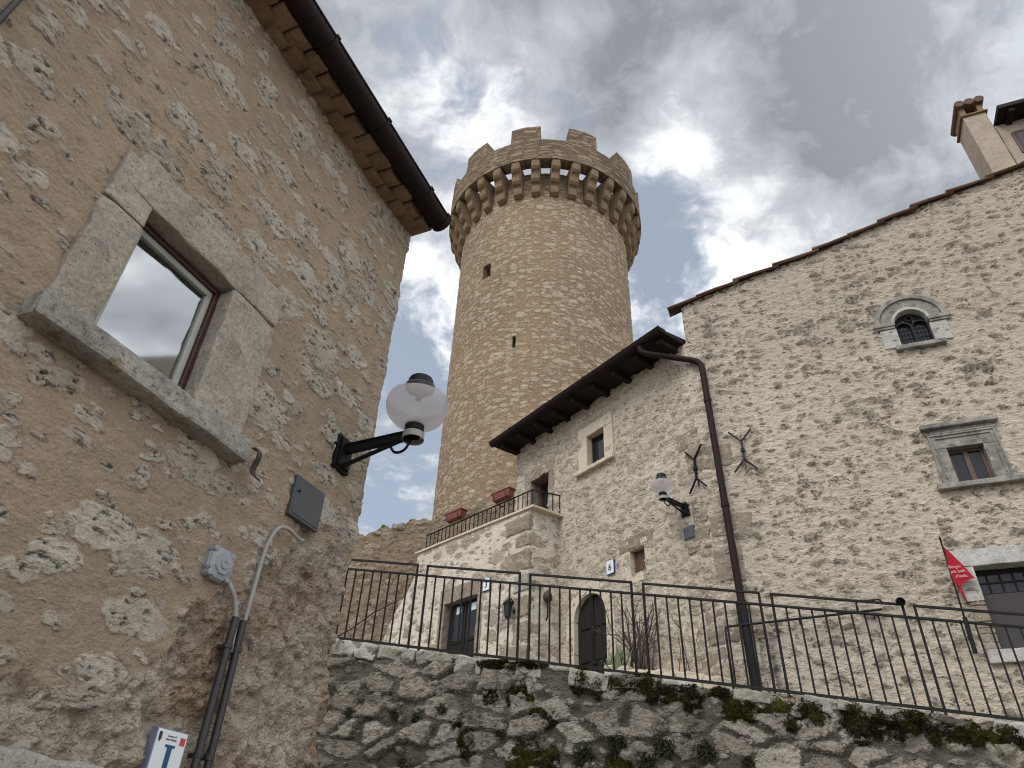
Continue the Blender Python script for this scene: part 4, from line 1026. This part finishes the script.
# junction box
JB = root('junction_box', 'grey octagonal plastic junction box on the near tan wall', 'junction box', LEFT, -1.105, 0, 2.86)
m = MB(LEFT); q = LEFT.p(-1.105, .0, 2.86)
m.lathe([(0, 0), (.088, 0), (.088, .032), (.083, .036), (0, .036)], q, LEFT.n, 8, local=False, phase=R(22.5)); m.build('housing', M_PVC, JB)
m = MB(LEFT); m.lathe([(0, .037), (.084, .037), (.080, .046), (.058, .052), (.053, .060), (.028, .061), (.026, .067), (.014, .067), (.013, .063), (0, .063)], q, LEFT.n, 8, local=False, phase=R(22.5)); m.build('lid', M_PVC, JB)
for k in range(4):
    a = R(45 + 90 * k); m = MB(LEFT); m.lathe([(0, 0), (.016, 0), (.016, .046), (.012, .05), (0, .05)], (-1.105 + .083 * math.cos(a), 0, 2.86 + .083 * math.sin(a)), LEFT.n, 10); m.build('screw_boss', M_PVC, JB)
# cables and conduits
c1 = MB(LEFT).tube(smoothpath([LEFT.p(-1.02, .03, 2.80), LEFT.p(-.945, .035, 2.74), LEFT.p(-.905, .035, 2.62), LEFT.p(-.895, .035, 2.50)], 5, .06), .0135, 10, local=False).build('conduit', M_CABLE, None, smooth=True)
tag(c1, 'short grey flexible tube from the octagonal box into a brown conduit', 'cable')
c2 = MB(LEFT).tube(smoothpath([LEFT.p(-.555, .03, 3.215), LEFT.p(-.60, .05, 3.19), LEFT.p(-.70, .045, 3.22), LEFT.p(-.79, .04, 3.20), LEFT.p(-.845, .04, 3.05), LEFT.p(-.85, .04, 2.80), LEFT.p(-.855, .035, 2.52)], 6, .12), .0115, 10, local=False).build('cable', M_CABLE, None, smooth=True)
tag(c2, 'grey cable looping from below the steel cover down to the conduit', 'cable')
for (a, b, zt, lb) in ((-.915, -.93, 2.66, 'brown conduit under the junction box, the left of the pair'), (-.858, -.84, 2.66, 'brown conduit fed by the looping grey cable, the right of the pair')):
    cd = root('conduit_pipe', lb, 'pipe', LEFT, b, 0, .6, group='brown conduits on the near house')
    m = MB(LEFT); m.tube([(a, .035, zt), ((a + b) / 2, .036, 2.2), (b, .035, .6)], .0185, 12); m.build('pipe', M_COND, cd, smooth=True, autosmooth=50)
    for zc in (2.52, 2.05, 1.4):
        m = MB(LEFT); m.lathe([(.019, -.01), (.023, -.01), (.023, .01), (.019, .01)], (a + (b - a) * .3, .035, zc), n=12); m.bar((a - .0, .01, zc), (a, -.02, zc), .02, .02); m.build('clip', M_COND, cd)
# hook below the sill
hk = MB(LEFT); P = [(-1.12, .05, 3.50), (-1.12, .09, 3.49), (-1.115, .10, 3.44), (-1.11, .075, 3.40), (-1.105, .065, 3.365), (-1.10, .08, 3.345), (-1.06, .09, 3.335)]
P = smoothpath([LEFT.p(*q) for q in P], 3, .03)
for a, b in zip(P, P[1:]): hk.bar(a, b, .034, .006, side=LEFT.t, local=False)
tag(hk.build('iron_hook', M_RUST, None), 'bent rusty iron strap hook beside the near window sill', 'hook')
# number one sign
SG = root('number_sign', 'white sign with blue number one low on the near tan wall', 'sign', LEFT, -1.098, 0, 1.85)
MB(LEFT).box(-1.186, -1.008, .0, 0.038, 1.85, 2.122, .004).build('frame', plain('blue_grey_metal', (.16, .17, .23), .4), SG)
MB(LEFT).box(-1.180, -1.014, 0.037, 0.04, 1.856, 2.116, .001).build('panel', M_SIGN, SG)
m = MB(LEFT); m.box(-1.110, -1.084, 0.039, 0.0422, 1.955, 2.058); m.box(-1.124, -1.070, 0.039, 0.0418, 2.052, 2.062); m.box(-1.124, -1.070, 0.039, 0.0418, 1.950, 1.960); m.build('numeral', M_BLUE, SG)
text('small_lettering', 'Comune di', LEFT, -1.10, 0.0405, 2.095, .011, M_INK, SG); text('small_lettering', 'Santo Stefano', LEFT, -1.10, 0.0405, 2.082, .011, M_INK, SG)
MB(LEFT).box(-1.050, -1.022, 0.039, 0.0415, 2.068, 2.098).build('emblem', M_RED, SG)
m = MB(LEFT); m.prism([(-1.172, 2.105), (-1.156, 2.105), (-1.156, 2.078), (-1.164, 2.066), (-1.172, 2.078)], 0.039, 0.0415); m.box(-1.168, -1.160, 0.0415, 0.0425, 2.08, 2.1); m.build('crest', M_INK, SG)
text('lower_lettering', 'Lun', LEFT, -1.125, 0.0405, 1.918, .032, M_BLUE, SG)

# ------------------------------------------------------------------ things on the cream houses
def numplate(fr, s, z, n, label, hh=.115):
    o = root('number_plate', label, 'house number', fr, s, 0, z - hh, group='house number tiles')
    MB(fr).box(s - hh * .75, s + hh * .75, 0, .04, z - hh, z + hh, .006).build('tile', M_SIGN, o)
    m = MB(fr)
    for a, b, c, e in ((-.8, .8, .93, 1.05), (-.8, .8, -1.05, -.93), (-.8, -.70, -.93, .93), (.70, .8, -.93, .93)): m.box(s + a * hh, s + b * hh, 0, .037, z + c * hh, z + e * hh)
    m.build('rim', M_BLUE, o)
    text('numeral', n, fr, s, .0405, z - .01, .16, M_INK, o, bold=.004)
numplate(MID, -2.105, 6.155, '6', 'small white tile numbered six left of the red shutter window')
numplate(ANX, -1.06, 6.31, '3', 'small white tile numbered three beside the terrace block door')
def anchor(fr, s, z0, z1, label):
    o = root('wall_anchor', label, 'iron anchor', fr, s, 0, z0, group='forked iron wall anchors'); h_ = z1 - z0; c_ = (z0 + z1) / 2
    m = MB(fr); m.bar((s, .05, z0 + h_ * .27), (s, .05, z0 + h_ * .73), .028, .028, side=fr.t); m.box(s - .03, s + .03, .03, .075, c_ - .035, c_ + .035, .008); m.tube([(s, -.02, c_), (s, .06, c_)], .018, 8); m.build('bar', M_BLACK, o)
    for sg, ze in ((1, z1), (-1, z0)):
        for dx_ in (-.17, 0, .17):
            zz = ze if dx_ else ze - sg * .05
            m = MB(fr); m.bar((s, .05 if dx_ else .03, c_ + sg * h_ * .22), (s + dx_, .045 if dx_ else .01, zz), .026 if dx_ else .012, .022 if dx_ else .012, side=fr.n); m.build('prong', M_BLACK, o)
anchor(MID, -.075, 6.80, 7.55, 'forked black iron wall anchor left of the downpipe')
anchor(BIG, .665, 6.99, 7.71, 'forked black iron wall anchor right of the downpipe')
# floodlight at railing
FL = root('spotlight', 'small round black spotlight at the end of a railing panel', 'spotlight', RAIL, 5.585, .02, zrail(5.6) + 1.05)
m = MB(RAIL); q = RAIL.p(5.585, .02, zrail(5.6) + 1.09); m.lathe([(0, -.05), (.036, -.05), (.046, -.025), (.046, .04), (.042, .042), (.038, .015), (0, .015)], q, (RAIL.n * .9 + RAIL.t * -.1 + Vector((0, 0, -.35))), 20, local=False); m.build('housing', M_BLACK, FL, smooth=True, autosmooth=40)
m = MB(RAIL); m.bar((5.60, 0, zrail(5.6) + 1.0), (5.60, 0, zrail(5.6) + 1.07), .02, .02); m.build('stem', M_BLACK, FL)
# second handrail
H2 = root('path_handrail', 'slim bent handrail at the foot of the gabled house wall', 'handrail', BIG, .05, .14, 3.6)
m = MB(BIG); m.tube(smoothpath([BIG.p(.06, .14, 3.5), BIG.p(.05, .14, 4.655), BIG.p(1.25, .14, 4.70), BIG.p(2.0, .14, 4.73)], 5, .05), .016, 8, local=False); m.build('rail', M_IRON, H2, smooth=True)
for s_ in (1.0, 1.9):
    m = MB(BIG); m.tube([(s_, .14, 4.68), (s_, -.03, 4.66)], .009, 6); m.build('bracket', M_IRON, H2)
m = MB(BIG); m.tube(smoothpath([BIG.p(1.72, .14, 4.72), BIG.p(1.72, .14, 4.85), BIG.p(2.0, .14, 4.86), BIG.p(2.03, .14, 4.80)], 4, .03), .012, 8, local=False); m.build('end_loop', M_IRON, H2, smooth=True)
# flag
FG = root('pennant_flag', 'crimson pennant with pale lettering on a black pole by the shop window', 'flag', BIG, 2.89, .12, 4.15)
m = MB(BIG); m.tube([(2.87, .10, 4.16), (2.895, .12, 5.56)], .011, 8); m.lathe([(0, .07), (.006, .05), (.016, .02), (.008, 0), (0, -.0)], (2.895, .12, 5.555), n=10); m.build('pole', M_BLACK, FG, smooth=True)
m = MB(BIG); m.tube([(2.872, .095, 4.15), (2.880, .105, 4.57)], .026, 10); m.bar((2.876, .09, 4.35), (2.876, -.02, 4.35), .04, .04); m.build('holder', M_IRON, FG)
m = MB(BIG); cols = []
outline_t = [(2.895, 5.50), (2.95, 5.40), (3.00, 5.29), (3.05, 5.20), (3.095, 5.11), (3.13, 5.045)]
outline_b = [(2.885, 5.00), (2.905, 4.97), (2.935, 4.92), (2.985, 4.985), (3.06, 5.02), (3.135, 5.04)]
for k, (a, b) in enumerate(zip(outline_t, outline_b)):
    row = []
    for j in range(7):
        t_ = j / 6; s_ = a[0] + (b[0] - a[0]) * t_; z_ = a[1] + (b[1] - a[1]) * t_
        row.append([m.bm.verts.new(BIG.p(s_, .12 + e * .003 + .018 * math.sin(s_ * 40 + z_ * 6), z_)) for e in (-1, 1)])
    cols.append(row)
for e in (0, 1):
    for ca, cb in zip(cols, cols[1:]):
        for j in range(6): m.bm.faces.new([ca[j][e], cb[j][e], cb[j + 1][e], ca[j + 1][e]])
tail = [(2.905, 4.99), (2.945, 4.94), (2.955, 4.84), (2.962, 4.72), (2.935, 4.80)]
m.prism(tail, .118, .124)
fl = m.build('cloth', M_FLAG, FG, smooth=True)
M_LET = plain('pale_lettering', (.62, .42, .42), .8, 0, .05)
for k, (s_, tx) in enumerate(((2.945, 'Borghi'), (2.965, 'più belli'), (2.985, "d'Italia"))): text('lettering', tx, BIG, s_ + .0, .145, 5.19 - k * .062, .052, M_LET, FG, rotz=R(0))
# lanterns
LN = root('wall_lantern', 'small dark wall lantern between the terrace block door and its corner', 'lantern', ANX, -.33, 0, 5.5)
m = MB(ANX); m.box(-.34, -.28, -.01, .02, 5.62, 5.85, .004); m.tube([(-.31, .01, 5.80), (-.31, .10, 5.86), (-.31, .16, 5.82)], .012, 6); m.build('arm', M_BLACK, LN)
m = MB(ANX); m.lathe([(0, .10), (.03, .09), (.10, .02), (.10, 0), (.085, 0), (.0, .0)], (-.31, .16, 5.74), n=6); m.build('hood', M_BLACK, LN)
m = MB(ANX); m.lathe([(.08, 0), (.055, -.22), (.02, -.26), (0, -.27)], (-.31, .16, 5.74), n=6); m.build('lantern_glass', M_GLASSD, LN)
HK = root('wall_lantern', 'small dark lantern bracket on the return wall by the arched door', 'lantern', MID, -3.46, .3, 5.75)
q = MID.p(-3.47, .33, 0)
m = MB(MID); m.lathe([(0, .09), (.05, .07), (.085, .0), (.08, -.07), (.04, -.1), (0, -.1)], (-3.40, .33, 5.92), n=12); m.build('hood', M_RUST, HK, smooth=True)
m = MB(MID); m.tube([(-3.52, .33, 5.98), (-3.40, .33, 6.02), (-3.40, .33, 5.55), (-3.44, .33, 5.50)], .014, 6); m.build('arm', M_BLACK, HK)

# ================================================================== PLANTS
PB = root('stone_planter', 'low pale stone planter bed at the foot of the cream house', 'planter', MID, -1.3, .2, 3.6)
m = MB(MID)
rnd = random.Random(8)
for k in range(9): a = -1.95 + k * .23; m.box(a, a + .225, .02, .42 + rnd.uniform(-.02, .02), 3.3, 4.44 - .235 * k * .23 + rnd.uniform(-.03, .03), .03, .02, .07, 90 + k)
m.build('stones', M_CREAM, PB)
m = MB(MID); m.prism([(-1.93, 4.3), (0.1, 3.8), (0.1, 3.86), (-1.93, 4.36)], .05, .34); m.build('soil', M_HILL, PB)
def shrub(name, label, cat, fr, s, w, z, H, n, seed, spread=.35, r0=.012, mat=M_TWIG):
    o = root(name, label, cat, fr, s, w, z); rnd = random.Random(seed); m = MB(fr)
    def grow(p, d_, L, r, dep):
        P = [p]; q = Vector(p); dd = Vector(d_)
        for k in range(4):
            dd = (dd + Vector((rnd.gauss(0, .16), rnd.gauss(0, .12), rnd.gauss(.06, .08)))).normalized(); q = q + dd * L / 4; P.append(q.copy())
            if dep > 0 and rnd.random() < .62: grow(q.copy(), (dd + Vector((rnd.gauss(0, .7), rnd.gauss(0, .5), rnd.gauss(.1, .3)))).normalized(), L * rnd.uniform(.3, .55), r * .6, dep - 1)
        m.tube(P, [r * (1 - .18 * k) for k in range(5)], 5)
    for k in range(n):
        grow(Vector((s + rnd.gauss(0, .10), w + rnd.gauss(0, .05), z)), Vector((rnd.gauss(0, spread), rnd.gauss(.05, .15), 1)).normalized(), H * rnd.uniform(.6, 1.05), r0 * rnd.uniform(.6, 1.1), 2)
    m.build('branches', mat, o, smooth=True); return o
shrub('leafless_shrub', 'bare brown leafless shrub in the stone planter beside the arched door', 'shrub', MID, -1.36, .22, 4.30, .95, 20, 5, .35, .017)
shrub('leafless_shrub', 'thin dry climber right of the bare brown shrub against the cream house', 'shrub', MID, -.62, .10, 4.15, .85, 4, 11, .2, .009)
IRS = root('iris_plant', 'clump of sword shaped grey green leaves right of the arched door', 'plant', MID, -1.72, .30, 4.40)
m = MB(MID); rnd = random.Random(2)
for k in range(30):
    a = rnd.gauss(0, .4); L = rnd.uniform(.25, .46); b_ = (-1.72 + rnd.uniform(-.14, .14), .34 + rnd.uniform(-.05, .08)); P = []
    for j in range(5):
        t_ = j / 4; P.append((b_[0] + math.sin(a) * L * t_ + .02 * t_ * t_, b_[1] + rnd.gauss(0, .002) + .05 * t_ * math.sin(k), 4.38 + math.cos(a) * L * t_ - .04 * t_ ** 3))
    for j in range(4):
        wa_, wb_ = .024 * (1 - (j / 4) ** 2), .024 * (1 - ((j + 1) / 4) ** 2)
        m.face([(P[j][0] - wa_, P[j][1], P[j][2]), (P[j][0] + wa_, P[j][1] + .005, P[j][2]), (P[j + 1][0] + wb_ + .001, P[j + 1][1] + .005, P[j + 1][2]), (P[j + 1][0] - wb_, P[j + 1][1], P[j + 1][2])])
m.build('leaves', M_LEAF, IRS, norm=False)
shrub('wall_vine', 'thin bare vine climbing the return wall left of the arched door', 'vine', MID, -3.44, .30, 4.0, 1.1, 2, 17, .12, .006)
# moss along the top of the retaining wall: uncountable
m = MB(RAIL); rnd = random.Random(77)
def mossclump(s, z, rx, rz, dep, n):
    # cushion body
    b = bmesh.new(); bmesh.ops.create_icosphere(b, subdivisions=3, radius=1.0); mp = {}
    for v in b.verts:
        q = v.co * (1 + .35 * mnoise.noise(v.co * 2.3 + Vector((s * 3, z, 0))) + .15 * mnoise.noise(v.co * 7 + Vector((s, 0, 0))))
        mp[v] = m.bm.verts.new(RAIL.p(s + q.x * rx * .9, .12 + q.y * dep * .8, z + q.z * rz * .9))
    for f_ in b.faces: m.bm.faces.new([mp[v] for v in f_.verts])
    b.free()
    for k in range(n):
        u = Vector((rnd.gauss(0, 1), abs(rnd.gauss(0, 1)), rnd.gauss(0, 1))).normalized()
        nn = (1 + .35 * mnoise.noise(u * 2.3 + Vector((s * 3, z, 0))))
        c_ = Vector((s + u.x * rx * nn, .12 + u.y * dep * nn, z + u.z * rz * nn)); t1 = Vector((rnd.gauss(0, 1), rnd.gauss(0, 1), rnd.gauss(0, 1))) * .008
        t2 = Vector((rnd.gauss(0, 1), rnd.gauss(0, 1), rnd.gauss(0, 1))) * .0045
        m.face([tuple(c_ - t2), tuple(c_ + t2), tuple(c_ + t1 + u * .012)])
for (s, dz_, rx, rz, dep) in ((1.0, -.12, .22, .05, .07), (1.35, -.10, .3, .04, .07), (2.05, -.18, .12, .15, .09), (2.25, -.22, .07, .13, .07), (2.75, -.13, .20, .10, .09), (2.95, -.22, .22, .10, .09), (3.25, -.2, .12, .12, .09),
    (3.55, -.13, .10, .06, .07), (3.75, -.28, .2, .12, .10), (4.45, -.22, .17, .14, .10), (4.85, -.27, .15, .18, .10), (5.3, -.18, .28, .10, .10), (5.15, -.28, .2, .1, .08), (5.8, -.24, .18, .10, .10), (6.15, -.22, .2, .13, .1), (6.45, -.34, .16, .14, .1), (6.6, -.18, .15, .12, .1), (7.1, -.2, .3, .12, .1),
    (1.35, -.42, .16, .14, .06), (1.0, -.5, .10, .08, .05), (1.62, -.62, .16, .12, .06), (1.5, -1.05, .28, .2, .06), (0.75, -1.0, .12, .14, .05), (0.6, -.82, .06, .06, .04), (2.45, -1.0, .14, .16, .06), (3.2, -1.1, .2, .2, .07)):
    mossclump(s, zrail(s) + dz_, rx, rz, dep * .65, int(5600 * rx * 2))
s_ = 0.7
while s_ < 7.6:                                       # thin ragged fringe linking the cushions under the coping
    if rnd.random() < (.75 if s_ > 3.8 else .35): mossclump(s_, zrail(s_) - rnd.uniform(.10, .34), rnd.uniform(.07, .17), rnd.uniform(.04, .10), rnd.uniform(.04, .07), 600)
    s_ += rnd.uniform(.10, .22)
struct(m.build('moss', M_MOSS, None, norm=False), 'stuff')
# tufts rooted in the retaining wall: each a plant
def px_wall(u, v):
    dd = fw + rt * ((u - 512) / FPX) - up * ((v - 384) / FPX); o_ = RAIL.p(0, .14, 0) - Vector((0, 0, 1.6))
    q = Vector((0, 0, 1.6)) + dd * (Vector((o_.x, o_.y, 0)).dot(RAIL.n) / dd.dot(RAIL.n)); e = q - RAIL.o
    return e.dot(RAIL.t), q.z
tufts = [(350, 712), (368, 718), (395, 714), (416, 719), (442, 709), (470, 738), (352, 732), (618, 742), (664, 748), (500, 735), (540, 765), (585, 757), (648, 765), (748, 762), (705, 752), (690, 730), (403, 764)]
words = ['leftmost grey green tuft rooted in the retaining wall near the house', 'second tuft from the house on the retaining wall', 'third tuft from the house on the retaining wall', 'fourth tuft from the house on the retaining wall', 'tuft standing highest in the left part of the retaining wall',
    'tuft left of the large moss cushion on the retaining wall', 'tuft directly below the leftmost one on the retaining wall', 'broad tuft below the arched door on the retaining wall', 'broad tuft below the bare shrub on the retaining wall', 'tuft growing on top of the large moss cushion',
    'tuft at the bottom edge right of the large moss cushion', 'tuft between the large moss cushion and the broad tufts', 'tuft at the bottom edge between the two broad tufts', 'rightmost tuft low on the retaining wall below the downpipe', 'tuft right of the broad tuft below the bare shrub', 'highest tuft below the downpipe on the retaining wall', 'tuft at the bottom edge nearest the house corner']
for (u, v), lb in zip(tufts, words):
    s, z = px_wall(u, v); rnd = random.Random(u * 7 + v); sz_ = .07 if 'broad' not in lb else .11
    m = MB(RAIL)
    for k in range(260 if sz_ < .1 else 700):
        d_ = Vector((rnd.gauss(0, .7), abs(rnd.gauss(.55, .4)), rnd.gauss(.15, .65))).normalized(); L = sz_ * rnd.uniform(.35, .95)
        b_ = Vector((s + rnd.gauss(0, sz_ * .35), .13, z + rnd.gauss(0, sz_ * .3))); e_ = b_ + d_ * L + Vector((0, 0, -L * .2)); n_ = d_.cross(Vector((rnd.gauss(0, 1), rnd.gauss(0, 1), rnd.gauss(0, 1)))).normalized() * (.0045 + sz_ * .015)
        mid_ = (b_ + e_) / 2 + Vector((0, 0, L * .12))
        m.face([tuple(b_), tuple(mid_ + n_), tuple(e_), tuple(mid_ - n_)])
    tag(m.build('wall_plant', M_HERB, None, norm=False), lb, 'plant', 'plants rooted in the retaining wall')

# Empties' transforms are final; drop the helper matrices
for o in list(C.objects):
    if 'M' in o: del o['M']
